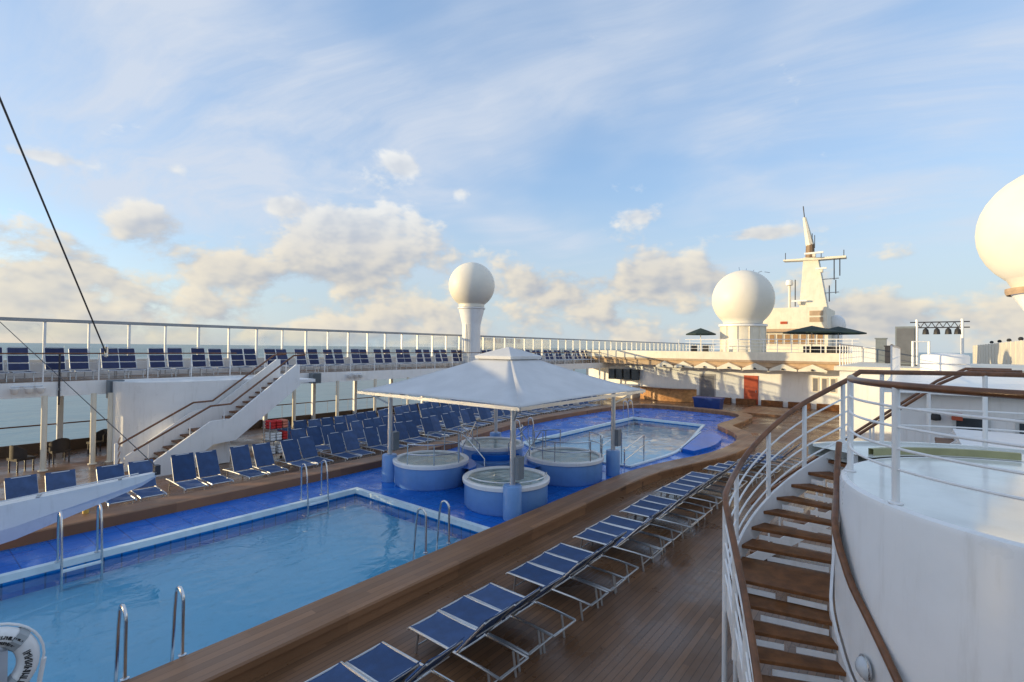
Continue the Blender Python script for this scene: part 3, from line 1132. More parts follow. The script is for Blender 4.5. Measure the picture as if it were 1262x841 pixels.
# inner handrail of the upper deck
t = thing('upper_deck_railing', (30, VE + .1, UZ), 'slim white railing with varnished top rail at the upper deck edge', 'railing')
MB().bar((1.5, VE + .1, UZ + 1.02), (10.1, VE + .1, UZ + 1.02), 0.075, 0.045).build('top_rail', rail_wood, t)
MB().bar((11.4, VE + .1, UZ + 1.02), (70, VE + .1, UZ + 1.02), 0.075, 0.045).build('top_rail', rail_wood, t)
uu = 2.1
while uu < 66:
    if not (10.2 < uu < 11.3):
        MB().tube([(uu, VE + .1, UZ), (uu, VE + .1, UZ + 1.0)], 0.024, 6).build('post', white, t)
    uu += 1.55
for h in (.35, .68):
    MB().tube([(1.5, VE + .1, UZ + h), (10.1, VE + .1, UZ + h)], 0.006, 5).build('wire', steel, t)
    MB().tube([(11.4, VE + .1, UZ + h), (66, VE + .1, UZ + h)], 0.006, 5).build('wire', steel, t)

# strap loungers in pairs on the upper deck, backs to the sea
uu = 2.6
while uu < 62:
    for i in range(2):
        lounger((uu + i * .68 + jit(.03), 24.55 + jit(.05), UZ), math.pi / 2 + jit(.04), R(70) + jit(.06),
                'navy strap lounger on the upper deck in front of the glass windbreak', 'strap loungers along the upper deck windbreak', LS)
    uu += 1.66

# columns carrying the upper deck
for uu, v in [(3.62, 23.35), (3.02, 20.9)] + [(4.95, 23.35), (5.45, 23.35)] + [(12.6 + 2.35 * k, 23.4) for k in range(14)]:
    if v < 23:
        continue
    t = thing('deck_column', (uu, v, 0), 'cream steel column carrying the port upper deck', 'column', 'columns under the port upper deck')
    MB().lathe([(0.085, 0.02), (0.085, UZ - .43)], (uu, v, 0), 14).build('shaft', cream, t, True)
    MB().lathe([(0.14, 0), (0.14, .03), (0.09, .05)], (uu, v, 0), 14).build('base_plate', cream, t, True)
for uu in [1.9 + 2.76 * k for k in range(16)]:
    t = thing('deck_column', (uu, 27.0, 0), 'square white column at the ship side under the upper deck', 'column', 'ship side columns')
    MB().box(uu - .09, uu + .09, 26.91, 27.09, 0.03, UZ - .43).build('shaft', white, t)
    MB().box(uu - .13, uu + .13, 26.87, 27.13, 0, .03).build('base_plate', white, t)
# ship-side rail at the lower level
t = thing('side_railing', (20, 27.1, 0), 'dark sill and slim rail at the ship side below the upper deck', 'railing')
MB().box(1.0, 60, 27.12, 27.2, 0.0, 0.42).build('sill', bulwark_m, t)
MB().tube([(1.0, 27.12, 1.12), (60, 27.12, 1.12)], 0.03, 6).build('rail', rail_wood, t)
uu = 1.5
while uu < 60:
    MB().tube([(uu, 27.12, .42), (uu, 27.12, 1.1)], 0.015, 5).build('post', white, t)
    uu += 1.38

# the doorway's darkness, built as a black box in the passage
t = thing('dark_doorway_box', (7.2, 25.8, 0), 'black panelled box for the dark doorway in the passage beneath the upper deck', 'counter')
MB().box(6.3, 9.0, 25.6, 26.2, 0, 1.75).build('body', black, t)
MB().box(6.2, 9.1, 25.5, 26.3, 1.752, 1.82).build('top', bulwark_m, t)
for k in range(3):
    MB().box(6.4 + k * .85, 7.15 + k * .85, 25.56, 25.598, .1, 1.6).build('panel', cushion, t)


def armchair(x, y, rz, label):
    t = thing('armchair', (x, y, 0), label, 'chair')
    t.rotation_euler = (0, 0, rz)
    bb = t['_base']

    def bx(n, *a, m=cushion):
        b = MB().box(*a)
        o = bpy.data.objects.new(n, b.mesh(n, m))
        C.objects.link(o)
        o.parent = t
    bx('seat', -.27, .27, -.27, .27, .38, .47)
    b = MB()
    pts = []
    for q in range(9):
        a = math.pi * (.5 + q / 8)
        pts.append((.30 * math.cos(a) , .30 * math.sin(a)))
    b.ribbon(pts, [.45] * 9, [.72 + .2 * math.sin(math.pi * q / 8) for q in range(9)], .04)
    o = bpy.data.objects.new('backrest', b.mesh('backrest', cushion, True))
    C.objects.link(o)
    o.parent = t
    for sx in (-.22, .22):
        for sy in (-.22, .22):
            bx('leg', sx - .02, sx + .02, sy - .02, sy + .02, 0, .38, m=dark_steel)


armchair(3.15, 23.9, R(20), 'dark wicker armchair in the passage, alone beside the first column')
armchair(4.25, 24.6, R(95), 'dark wicker armchair with its back to the pool in the passage')
armchair(5.6, 25.6, R(200), 'dark wicker armchair in the passage beside the dark doorway')
# loudspeakers hung on the deck edge
for uu, hh, lab in ((5.62, .75, 'grey loudspeaker on the deck edge left of the port staircase'), (13.75, .6, 'grey loudspeaker hung at the deck edge right of the port staircase')):
    t = thing('loudspeaker', (uu, VE - .2, UZ - hh), lab, 'loudspeaker')
    MB().box(uu - .24, uu + .24, VE - .44, VE - .12, UZ - hh + .1, UZ + .02).build('cabinet', grey, t)
    MB().box(uu - .20, uu + .20, VE - .452, VE - .442, UZ - hh + .14, UZ - .02).build('grille', mat('grille', (.1, .12, .14), .7), t)
    MB().bar((uu, VE - .12, UZ - .2), (uu, VE - .07, UZ - .2), .1, .1).build('bracket', dark_steel, t)
for uu, lab in ((3.2, 'pair of floodlights clamped to the deck edge above the passage'), (16.1, 'cluster of floodlights on the deck edge beside the canopy corner')):
    t = thing('floodlight', (uu, VE - .15, UZ - .35), lab, 'floodlight')
    MB().tube([(uu - .4, VE - .2, UZ - .1), (uu + .4, VE - .2, UZ - .1)], .02, 6).build('bracket', steel, t)
    for dx in (-.3, .05, .35):
        MB().lathe([(.03, 0), (.09, .05), (.13, .2), (.12, .21), (.0, .18)], (uu + dx, VE - .25, UZ - .36), 10).build('lamp_head', white, t, True)
# slim dark pole at the deck edge
t = thing('flag_pole', (4.05, VE - .1, 2.2), 'short dark pole clipped to the upper deck edge', 'pole')
MB().tube([(4.05, VE - .1, 2.2), (4.05, VE - .1, 4.0)], .03, 8).build('pole', dark_steel, t, True)
MB().box(4.0, 4.1, VE - .12, VE - .06, 2.7, 2.8).build('clip', steel, t)

# ------------------------------------------------------------------ port staircase down to the pool
SV0, SV1 = 19.55, 21.15
t = thing('port_staircase', (8, 20.3, 0), 'white solid-sided staircase with landing from the upper deck to the far poolside', 'staircase')
n1 = 7
for i in range(n1):
    u1 = 5.65 + i * .27
    MB().box(u1, u1 + .30, SV0 + .1, SV1 - .02, .178 * (i + 1) - .05, .178 * (i + 1)).build('tread', tread_m, t)
MB().box(7.54, 8.2, SV0 + .1, SV1 - .02, 1.20, 1.25).build('landing', tread_m, t)
n2 = 10
for i in range(n2):
    u1 = 8.2 + i * .25
    zt = 1.25 + .175 * (i + 1)
    MB().box(u1, u1 + .29, SV0 + .1, SV1 - .02, zt - .05, zt).build('tread', tread_m, t)
MB().box(10.7, 11.5, SV0 + .1, VE - .07, UZ - .12, UZ - .003).build('bridge', white, t)
side = [(5.35, 0.0), (5.35, .25), (7.45, 1.66), (8.12, 1.68), (10.6, 3.62), (10.75, 3.62), (10.75, 2.75), (8.3, .88), (7.55, .82), (6.35, 0.0)]
MB().plate([(u_, SV0, z_) for u_, z_ in side], (0, .10, 0)).build('balustrade', white_smooth, t)
side2 = [(5.35, 0.0), (5.35, .5), (7.45, 1.9), (8.12, 1.95), (10.6, 3.8), (10.75, 3.8), (10.75, 2.75), (8.3, .88), (7.55, .82), (6.35, 0.0)]
MB().plate([(u_, SV1, z_) for u_, z_ in side2], (0, .08, 0)).build('balustrade', white_smooth, t)
MB().plate([(u_, SV0 + .35, z_) for u_, z_ in [(6.4, .02), (7.6, .8), (8.25, .86), (8.25, .02)]], (0, .9, 0)).build('understair_panel', white, t)
for v, dz in ((SV0 + .05, .62), (SV1 + .04, .42)):
    top = [(5.2, .95), (7.45, 2.20), (8.12, 2.22), (10.5, 3.98), (11.0, 4.02)]
    MB().tube([(u_, v, z_) for u_, z_ in top], 0.035, 8).build('handrail', rail_wood, t, True)
    for u_ in (5.6, 6.8, 7.9, 9.2, 10.2):
        zz = catmull({a: (b_,) for a, b_ in top}, u_)[0]
        zb = catmull({a: (b_,) for a, b_ in (side[1:6] if v < 20 else side2[1:6])}, u_)[0]
        MB().tube([(u_, v, zb - .02), (u_, v, zz)], 0.018, 6).build('rail_post', white, t)
# curved wind wall wrapping behind the stairs
arc = smooth_loop([(5.45, 23.7), (5.6, 22.9), (6.0, 22.1), (6.7, 21.6), (7.7, 21.4), (9.0, 21.35), (10.6, 21.35)], 4, False)
t = thing('stair_wall', (7, 21.6, 0), 'curved white wall behind the port staircase, catching the low sun', 'wall')
zt = [UZ - .5 if p[0] < 5.6 else UZ - .02 for p in arc]
MB().ribbon(arc, [0.0 if p[0] < 8.4 else 1.3 + (p[0] - 8.4) * .6 for p in arc], [UZ - .02] * len(arc), .1).build('panel', white_smooth, t, True)
ceil = [(p[0], p[1] + .12) for p in arc] + [(10.6, VE - .07), (5.5, VE - .07)]
MB().prism(ceil, UZ - .10, UZ - .03).build('top_plate', white, t)
# short rail beside the foot of the stairs
t = thing('stair_gate', (5.1, 21.2, 0), 'short white railing post with wooden cross slats near the stair foot', 'railing')
MB().box(4.92, 5.0, 20.5, 20.58, 0, 1.1).build('post', white, t)
for h in (.25, .5, .75, 1.0):
    MB().bar((4.98, 20.56, h), (5.4, 21.9, h + .06), .03, .05).build('slat', rail_wood, t)
# towel trolley
t = thing('towel_trolley', (9.6, 19.2, 0), 'towel trolley loaded with red and salmon towels behind the loungers', 'trolley')
for x in (9.25, 9.95):
    for y in (18.9, 19.4):
        MB().tube([(x, y, .06), (x, y, 1.5)], .018, 6).build('upright', steel, t, True)
        MB().lathe([(.0, 0), (.05, .01), (.05, .05), (0, .06)], (x, y, 0), 8).build('castor', black, t)
for z in (.25, .75, 1.2):
    MB().box(9.22, 9.98, 18.87, 19.43, z, z + .025).build('shelf', steel, t)
for k, (x, z, m) in enumerate([(9.28, 1.225, red_towel), (9.52, 1.225, red_towel), (9.76, 1.225, pink_towel), (9.28, .775, white), (9.52, .775, white), (9.76, .775, red_towel), (9.28, .275, white), (9.6, .275, white)]):
    for j in range(3):
        b = MB().box(x, x + .2, 18.9 + jit(.01), 19.38, z + .002 + j * .1, z + .095 + j * .1)
        o = b.build('folded_towel', m, t)
        md = o.modifiers.new('soft', 'BEVEL')
        md.width = .03
        md.segments = 2

# ------------------------------------------------------------------ boom over the pool
t = thing('cargo_boom', (1.0, 14.6, 0), 'tapered white boom reaching over the far coping, held by wire stays', 'boom')
tip, mid, root = Vector((4.15, 13.95, 1.30)), Vector((1.65, 14.75, 0.78)), Vector((-2.4, 15.6, .55))
b = MB()
cols = []
for f, hgt in ((0, .12), (.04, .26), (.35, .80), (.6, 1.0), (1.0, 1.1)):
    p = tip.lerp(root, f)
    cols.append((p, hgt))
for p, hgt in cols:
    wv = Vector((.26, .96, 0)).normalized() * (.07 + hgt * .14)
    top = p + Vector((0, 0, .08))
    b.v += [tuple(top - wv), tuple(top + wv), tuple(top + wv * .75 - Vector((0, 0, hgt * .62))), tuple(top - Vector((0, 0, hgt))), tuple(top - wv * .75 - Vector((0, 0, hgt * .62)))]
for i in range(len(cols) - 1):
    for j in range(5):
        j2 = (j + 1) % 5
        b.f.append((i * 5 + j, i * 5 + j2, (i + 1) * 5 + j2, (i + 1) * 5 + j))
b.f += [tuple(range(5)), tuple(range(20, 25))]
b.build('arm', white_smooth, t)
for f in (.10, .30, .52):
    p = tip.lerp(root, f)
    hg = .26 + (f - .04) * 1.75 if f < .36 else .92
    q_ = Vector((.26, .96, 0)).normalized() * (.075 + hg * .142)
    d_ = (root - tip).normalized() * .03
    tp = p + Vector((0, 0, .092))
    MB().plate([tp - q_ - d_, tp + q_ - d_, tp + q_ + d_, tp - q_ + d_], (0, 0, .014)).build('strap_band', steel, t)
MB().tube([tip.lerp(root, .05) + Vector((0, 0, .13)), tip.lerp(root, .95) + Vector((0, 0, .13))], .014, 6).build('hydraulic_pipe', steel, t)
MB().lathe([(.32, 0), (.32, .1), (.22, .14), (.22, .6)], (-2.2, 15.55, 0), 16, capt=True).build('pedestal', white, t, True)
MB().box(tip.x - .05, tip.x + .06, tip.y - .08, tip.y + .08, tip.z + .02, tip.z + .24).build('sheave_block', dark_steel, t)
MB().lathe([(.03, 0), (.07, .02), (.06, .5), (.02, .55)], (3.2, 15.6, 0), 10).build('rest_post', orange_m, t, True)
s1 = tip + Vector((0, 0, .2))
MB().tube([s1, PV(0, 397, 22.0) + (PV(0, 397, 22.0) - s1) * .6], .011, 6).build('stay_wire', cable_m, t)
# long mast stay running up and aft
a_ = PV(131, 436, 23.6)
b2 = PV(0, 122, 17.0)
t = thing('mast_stay', tuple(a_), 'thick dark mast stay slanting up from the upper deck rail', 'cable')
MB().tube([a_, b2, b2 + (b2 - a_) * .9], .026, 8).build('wire', cable_m, t)
MB().lathe([(0, -.15), (.06, -.1), (.06, .25), (.02, .35)], tuple(a_), 8).build('turnbuckle', steel, t)

# ------------------------------------------------------------------ life ring at the coping
t = thing('life_ring', (.72, 6.72, .3), 'white life ring in a grey bracket on a post at the pool coping', 'life ring')
ctr = Vector((.66, 6.62, 1.40))
nrm = Vector((0, 0, EYE)) - ctr
nrm.z = 0
nrm.normalize()
sd = Vector((0, 0, 1)).cross(nrm)
b = MB()
b.tube([ctr + sd * (.29 * math.cos(a * math.pi / 16)) + Vector((0, 0, .29 * math.sin(a * math.pi / 16))) for a in range(32)], .085, 12, True)
b.build('ring', white, t, True)
for q in range(4):
    a = math.pi / 4 + q * math.pi / 2
    pts = []
    dr = sd * math.cos(a) + Vector((0, 0, math.sin(a)))
    for k in range(9):
        ph = k / 8 * 2 * math.pi
        pts.append(ctr + dr * (.29 + .096 * math.cos(ph)) + nrm * (.096 * math.sin(ph)))
    tn = dr.cross(nrm)
    b = MB()
    o0 = len(b.v)
    for p in pts[:-1]:
        b.v += [tuple(p - tn * .045), tuple(p + tn * .045)]
    for k in range(8):
        k2 = (k + 1) % 8
        b.f.append((2 * k, 2 * k + 1, 2 * k2 + 1, 2 * k2))
    b.build('band', mat('band_grey', (.35, .38, .4), .5), t, True)
b = MB()
b.tube([ctr + dr2 for dr2 in [sd * (.40 * math.cos(a)) + Vector((0, 0, .40 * math.sin(a))) for a in [x * .2 - .2 for x in range(9)]]], .012, 6)
b.tube([ctr + sd * .40 + Vector((0, 0, -.05)), ctr + sd * .36 + Vector((0, 0, -.35)), ctr + sd * .25 + Vector((0, 0, -.6))], .022, 6)
b.build('grab_line', white, t)
b = MB()
bc = ctr - nrm * .02
b.bar(bc - sd * .15 , bc + sd * .15, .16, .30)
b.build('light_case', mat('case_grey', (.42, .45, .5), .4), t)
b = MB()
b.bar(ctr - nrm * .12 + Vector((0, 0, -1.1)), ctr - nrm * .12 + Vector((0, 0, .2)), .06, .06)
b.build('stand', white, t)


# worn, unreadable dark lettering: short strokes round the ring
for a0, n, hh, rad in ((-.55, 9, .055, .29), (.75, 13, .03, .31), (.80, 11, .026, .262)):
    for i in range(n):
        a = a0 + i * (.105 if hh > .05 else .075)
        dr = sd * math.cos(a) + Vector((0, 0, math.sin(a)))
        tg = sd * math.sin(a) - Vector((0, 0, math.cos(a)))
        pc_ = ctr + dr * rad + nrm * math.sqrt(max(0, .0875 ** 2 - (rad - .29) ** 2))
        b = MB()
        k_n = random.choice((2, 3, 3))
        for q in range(k_n):
            o_ = tg * ((q - (k_n - 1) / 2) * .016)
            if (q + i) % 3 == 1:
                b.bar(pc_ + o_ - tg * .009 + dr * hh * random.uniform(-.4, .4), pc_ + o_ + tg * .009 + dr * hh * random.uniform(-.4, .4), .006, .006, nrm)
            else:
                b.bar(pc_ + o_ - dr * hh * .5, pc_ + o_ + dr * hh * .5, .007, .006, nrm)
        b.build('mark', black, t)

# ------------------------------------------------------------------ starboard lookout drum and curved stairs
ZP, RS = 3.0, 0.165
DC, DR = (7.12, -1.45), 2.10
t = thing('lookout_drum', (DC[0], DC[1], 0), 'smooth white cylindrical lookout platform beside the curved wooden stairs', 'platform')
MB().lathe([(DR, 0), (DR, ZP - .06), (DR - .015, ZP - .015), (DR - .06, ZP + .004), (DR - .07, ZP)], (*DC, 0), 96).build('wall', white_smooth, t, True)
MB().lathe([(DR - .068, ZP), (0.01, ZP + .006)], (*DC, 0), 64).build('floor', wet_floor, t)
A0, A1 = R(-75), R(60)
MB().lathe([(DR + .03, ZP - .14), (3.05, ZP - .14), (3.05, ZP + .03), (2.98, ZP + .03), (2.98, ZP - .004), (DR + .03, ZP - .004)], (*DC, 0), 40, A0, A1).build('gallery', wet_floor, t)
for a0, a1, rr in ((R(8), R(56), 2.22), (R(-32), R(2), 2.55)):
    MB().lathe([(rr, ZP - .003), (rr, ZP + .085), (rr + .07, ZP + .085), (rr + .07, ZP - .003)], (*DC, 0), 14, a0, a1).build('kerb', green_kerb, t)


def arc_pt(a, r, z):
    return (DC[0] + r * math.cos(a), DC[1] + r * math.sin(a), z)


t = thing('drum_railing', (DC[0], DC[1], ZP), 'curved white railing with varnished handrail round the lookout platform', 'railing')
RR = DR - .10
angs = [R(x) for x in (91, 129, 170, 212, 254)]
for i, a in enumerate(angs):
    MB().lathe([(.032, 0), (.032, 1.07)], arc_pt(a, RR, ZP), 12).build('post', white, t, True)
    MB().lathe([(.06, 0.002), (.06, .012), (.034, .02)], arc_pt(a, RR, ZP), 12).build('foot_plate', white, t, True)
for h in (.32, .51, .71, .89):
    MB().tube([arc_pt(angs[0] + (angs[-1] - angs[0]) * q / 40, RR, ZP + h) for q in range(41)], .013, 8).build('bar', white, t, True)
b = MB()
MB().tube([arc_pt(angs[0] - .05 + (angs[-1] - angs[0] + .1) * q / 48, RR, ZP + 1.09) for q in range(49)], .036, 10).build('handrail', rail_wood, t, True)

O = {-1: (8.95, .42), 0: (8.75, .70), 1: (8.53, .93), 2: (8.30, 1.15), 3: (8.10, 1.33), 4: (7.90, 1.48), 5: (7.68, 1.60), 6: (7.40, 1.69), 7: (7.10, 1.74), 8: (6.40, 1.70),
     9: (6.15, 1.60), 10: (5.92, 1.49), 11: (5.70, 1.38), 12: (5.47, 1.27), 13: (5.25, 1.17), 15: (4.80, .98), 17: (4.35, .80), 18: (4.12, .72)}
I = {-1: (8.5, .35), 0: (8.40, .58), 1: (8.30, .68), 2: (8.15, .75), 3: (8.0, .77), 4: (7.85, .78), 5: (7.70, .78), 6: (7.49, .77), 7: (7.26, .75), 8: (6.56, .70), 9: (6.36, .65), 10: (6.22, .58),
     11: (6.08, .50), 12: (5.92, .38), 13: (5.75, .26), 15: (5.36, .02), 17: (4.96, -.20), 18: (4.76, -.30)}
t = thing('curved_staircase', (6.5, 1.0, 0), 'curved open-riser staircase with wooden treads winding round the white drum', 'staircase')
NT_ = 17
for k in range(1, NT_ + 1):
    z = ZP - RS * k
    back = k - 1 - .10
    ext = .13
    o1, o2 = catmull(O, k), catmull(O, back)
    i1, i2 = catmull(I, k), catmull(I, back)
    front = [lin(o1, i1, q / 4) for q in range(5)]
    rear = [lin(o2, i2, q / 4) for q in range(5)]
    b = MB()
    b.prism(front + rear[::-1], z - .045, z)
    o = b.build('landing' if k == 8 else 'tread', tread_m, t)
    md = o.modifiers.new('edge', 'BEVEL')
    md.width = .008
    md.segments = 2
    # partial risers: pale plates standing on the rear of each tread
    if k > 1:
        f0, f1 = (.12, .55) if k % 3 else (.30, .62)
        for (f0, f1) in ((.10, .48), (.60, .98)) if k % 2 else ((.30, .97),):
            ra, rb = lin(catmull(O, k - 1 - .04), catmull(I, k - 1 - .04), f0), lin(catmull(O, k - 1 - .04), catmull(I, k - 1 - .04), f1)
            MB().bar((ra[0], ra[1], z + .045), (rb[0], rb[1], z + .045), .012, .06).build('riser_strip', white, t)
ks = [q * .5 for q in range(0, 36)]
op = [catmull(O, q) for q in ks]
ip = [catmull(I, q) for q in ks]


def zt_at(q):
    # treads drop one riser per step, the landing is level
    return ZP - RS * q


MB().ribbon(op, [max(0.0, zt_at(q) - .26) for q in ks], [max(.06, zt_at(q) + .09) for q in ks], -.035).build('outer_stringer', white_smooth, t, True)
MB().ribbon(ip, [max(0.0, zt_at(q) - .26) for q in ks], [max(.06, zt_at(q) + .02) for q in ks], .03).build('inner_stringer', white, t, True)
# white inner balustrade panel below the handrail
kin = [4 + q * .5 for q in range(0, 28)]
ipn = []
for q in kin:
    p_, o_ = Vector(catmull(I, q)), Vector(catmull(O, q))
    d_ = (p_ - o_).normalized()
    ipn.append(tuple(p_ + d_ * .05))
MB().ribbon(ipn, [zt_at(q) + .03 for q in kin], [zt_at(q) + .80 for q in kin], .012).build('inner_panel', white_smooth, t, True)
MB().tube([(p[0], p[1], zt_at(q) + .86) for p, q in zip(ipn, kin)], .036, 10).build('inner_handrail', rail_wood, t, True)
# outer balustrade
kr = [q * .5 for q in range(0, 36)]


def orail(q, h):
    p_, i_ = Vector(catmull(O, q)), Vector(catmull(I, q))
    d_ = (p_ - i_).normalized()
    p_ = p_ + d_ * .05
    return (p_.x, p_.y, zt_at(q) + h)


MB().tube([arc_pt(R(12), 2.9, ZP + 1.09), arc_pt(R(25), 2.88, ZP + 1.09), arc_pt(R(38), 2.84, ZP + 1.09), orail(-.5, 1.02)] + [orail(q, .98) for q in kr], .036, 10).build('outer_handrail', rail_wood, t, True)
for h in (.16, .34, .53, .74):
    MB().tube([orail(q, h) for q in kr], .012, 6).build('bar', white, t, True)
for q in (.2, 2.0, 4.3, 7.1, 8.4, 10.5, 12.5, 14.5, 16.5):
    p = orail(q, 0)
    zb = -.15 if q not in (7.1, 8.4) else -p[2]
    MB().tube([(p[0], p[1], max(0.0, p[2] - .2) if zb == -.15 else 0.0), (p[0], p[1], p[2] + .95)], .03, 10).build('post', white, t, True)
# round bulkhead lamp on the inner panel
p = P(1086, 826, zt_at(12.2) + .35)
t = thing('bulkhead_lamp', tuple(p), 'round white bulkhead lamp on the panel beside the stairs', 'lamp')
pn = Vector(catmull(I, 12.2))
pd = (Vector(catmull(O, 12.2)) - pn).normalized()
c_ = Vector((pn.x, pn.y, zt_at(12.2) + .40)) - Vector((pd.x, pd.y, 0)) * .035
ax = Vector((pd.x, pd.y, 0))
b = MB()
sx = Vector((0, 0, 1)).cross(ax)
rows = [(.10, .0), (.10, .03), (.085, .055), (.05, .08), (.005, .09)]
for r_, d_ in rows:
    for j in range(16):
        a = 2 * math.pi * j / 16
        b.v.append(tuple(c_ + ax * d_ + sx * (r_ * math.cos(a)) + Vector((0, 0, r_ * math.sin(a)))))
for i in range(len(rows) - 1):
    for j in range(16):
        b.f.append((i * 16 + j, i * 16 + (j + 1) % 16, (i + 1) * 16 + (j + 1) % 16, (i + 1) * 16 + j))
t.location = c_
t['_base'] = tuple(c_)
b.build('dome', mat('lamp_glass', (.6, .64, .68), .15), t, True)
MB().tube([tuple(c_ + ax * .02 + sx * (.105 * math.cos(a * math.pi / 10)) + Vector((0, 0, .105 * math.sin(a * math.pi / 10)))) for a in range(20)], .012, 6, True).build('bezel', steel, t, True)

# far gallery railing
t = thing('gallery_railing', (DC[0] + 2.9, DC[1], ZP), 'white railing with varnished top rail on the outer side of the gallery', 'railing')
ga = [R(x) for x in (38, 12, -12, -36, -60)]
for a in ga:
    MB().lathe([(.03, 0), (.03, 1.07)], arc_pt(a, 2.9, ZP + .03), 10).build('post', white, t, True)
for h in (.3, .55, .8):
    MB().tube([arc_pt(ga[0] + (ga[-1] - ga[0]) * q / 20, 2.9, ZP + h) for q in range(21)], .012, 6).build('bar', white, t, True)
MB().tube([arc_pt(R(12) + (ga[-1] - R(12)) * q / 20, 2.9, ZP + 1.09) for q in range(21)], .036, 10).build('handrail', rail_wood, t, True)

# twin stair on the far side of the gallery, going down to port
t = thing('forward_staircase', (11.9, .6, 0), 'wooden staircase with slanting handrails going down beyond the lookout platform', 'staircase')
MB().box(10.0, 12.5, -2.0, -.62, ZP - .16, ZP - .02).build('landing', white, t)
for i in range(14):
    z = ZP - .2 - i * .2
    v1 = -.62 + i * .23
    MB().box(11.40, 12.40, v1, v1 + .26, z - .05, z).build('tread', tread_m, t)
for u_ in (11.34, 12.42):
    MB().plate([(u_, -.66, ZP - .04), (u_, -.66, ZP - .40), (u_, 2.45, .02), (u_, 2.75, .02)], (.05, 0, 0)).build('stringer', white, t)
    MB().tube([(u_ + .02, -1.4, ZP + 1.1), (u_ + .02, -.8, ZP + 1.1), (u_ + .02, -.4, ZP + .86), (u_ + .02, 2.4, 1.42), (u_ + .02, 2.6, 1.2)], .027, 8).build('handrail', rail_wood, t, True)
    for f in (.05, .35, .65, .95):
        vv = -.4 + 2.8 * f
        MB().tube([(u_ + .02, vv, ZP - .25 - 2.44 * f), (u_ + .02, vv, ZP + .86 - 2.44 * f)], .02, 6).build('post', white, t, True)

# ------------------------------------------------------------------ starboard deckhouse beyond the gallery
t = thing('starboard_deckhouse', (22, -3, 0), 'low white deckhouse with small windows on the starboard side', 'deckhouse')
MB().box(15.0, 27, -6.2, .2, 0, 3.45).build('wall', white, t)
MB().box(14.7, 27.2, -6.25, .5, 3.455, 3.62).build('roof', white_smooth, t)
for v0, v1, z0, z1 in ((-1.3, -.8, 2.25, 2.95), (-2.4, -1.8, 2.25, 2.95), (-3.6, -3.0, 2.25, 2.95), (-4.8, -4.2, 2.25, 2.95)):
    f_ = MB().box(14.96, 14.997, v0 - .06, v1 + .06, z0 - .06, z1 + .06).build('window', alu, t)
    MB().box(14.94, 14.957, v0, v1, z0, z1).build('pane', dark_win, f_)
for uu in (17, 19.5, 22, 24.5):
    f_ = MB().box(uu, uu + .9, .203, .24, 1.5, 2.5).build('window', alu, t)
    MB().box(uu + .07, uu + .83, .242, .26, 1.57, 2.43).build('pane', dark_win, f_)
MB().lathe([(0.0, 0), (.09, .02), (.10, .08), (.07, .16), (0, .19)], (14.88, -.45, 2.85), 16).build('lamp', black, t, True)
MB().box(14.8, 14.99, -.9, -.72, 2.9, 3.05).build('sensor', red_door, t)
# low lockers in front of it
for k, (vv, lab) in enumerate(((-1.9, 'white deck locker before the starboard deckhouse wall, its lid slightly wider'), (-3.5, 'white deck locker at the outboard end of the starboard deckhouse wall'))):
    t = thing('deck_locker', (14.2, vv, 0), lab, 'locker')
    MB().box(13.8, 14.6, vv - .6, vv + .6, 0, 1.1).build('body', white, t)
    MB().box(13.75, 14.65, vv - .65, vv + .65, 1.104, 1.17).build('lid', white_smooth, t)

# roof level things, starboard
t = thing('roof_railing', (21, -2, 3.62), 'white roof-edge railing on top of the starboard deckhouse', 'railing')
for k in range(10):
    MB().tube([(15.0 + k * 1.3, .35, 3.6), (15.0 + k * 1.3, .35, 4.55)], .025, 6).build('post', white, t)
for h in (.3, .6):
    MB().tube([(15, .35, 3.62 + h), (27, .35, 3.62 + h)], .014, 5).build('bar', white, t)
MB().tube([(15, .35, 4.55), (27, .35, 4.55)], .03, 6).build('top_rail', rail_wood, t)
t = thing('sports_wall', (62, -6.0, 0), 'long cream wall panel screen on the outboard starboard side', 'screen wall')
for k in range(17):
    u1 = 44.5 + k * 2.3
    MB().box(u1, u1 + 2.27, -6.2, -6.0, 0.0, 5.25).build('panel', cream, t)
    MB().box(u1 - .05, u1 + .01, -6.0, -5.975, 0.0, 5.3).build('rib', cream, t)
for k in range(4):
    uu = 50 + k * 5.4
    MB().lathe([(.1, 0), (.16, .1), (.1, .22), (0, .25)], (uu, -6.1, 5.2 + .1), 10).build('lamp', black, t, True)
# middle starboard deck block carrying cabinet and gantry
t = thing('midship_deckhouse', (33, -1, 0), 'white deckhouse block with open upper terrace beyond the starboard side', 'deckhouse')
MB().box(28, 43.5, -5.6, 2.6, 0, 3.5).build('wall', white, t)
MB().box(27.8, 43.4, -5.7, 2.8, 3.504, 3.7).build('roof', cream, t)
for k in range(6):
    f_ = MB().box(29 + k * 2.3, 30.2 + k * 2.3, 2.603, 2.64, 1.2, 2.4).build('window', alu, t)
    MB().box(29.1 + k * 2.3, 30.1 + k * 2.3, 2.643, 2.66, 1.3, 2.3).build('pane', dark_win, f_)
t = thing('terrace_railing', (35, 2.5, 3.7), 'slim white terrace railing on the midship deckhouse roof', 'railing')
for k in range(12):
    MB().tube([(28.2 + k * 1.3, 2.6, 3.7), (28.2 + k * 1.3, 2.6, 4.7)], .028, 6).build('post', white, t)
for h in (.35, .7):
    MB().tube([(28.2, 2.6, 3.7 + h), (42.5, 2.6, 3.7 + h)], .016, 5).build('bar', white, t)
MB().tube([(28.2, 2.6, 4.72), (42.5, 2.6, 4.72)], .032, 6).build('top_rail', rail_wood, t)
pc = PU(1116, 430, 33)
t = thing('equipment_cabinet', (33, pc.y, 3.7), 'tall dark grey equipment cabinet on the terrace', 'cabinet')
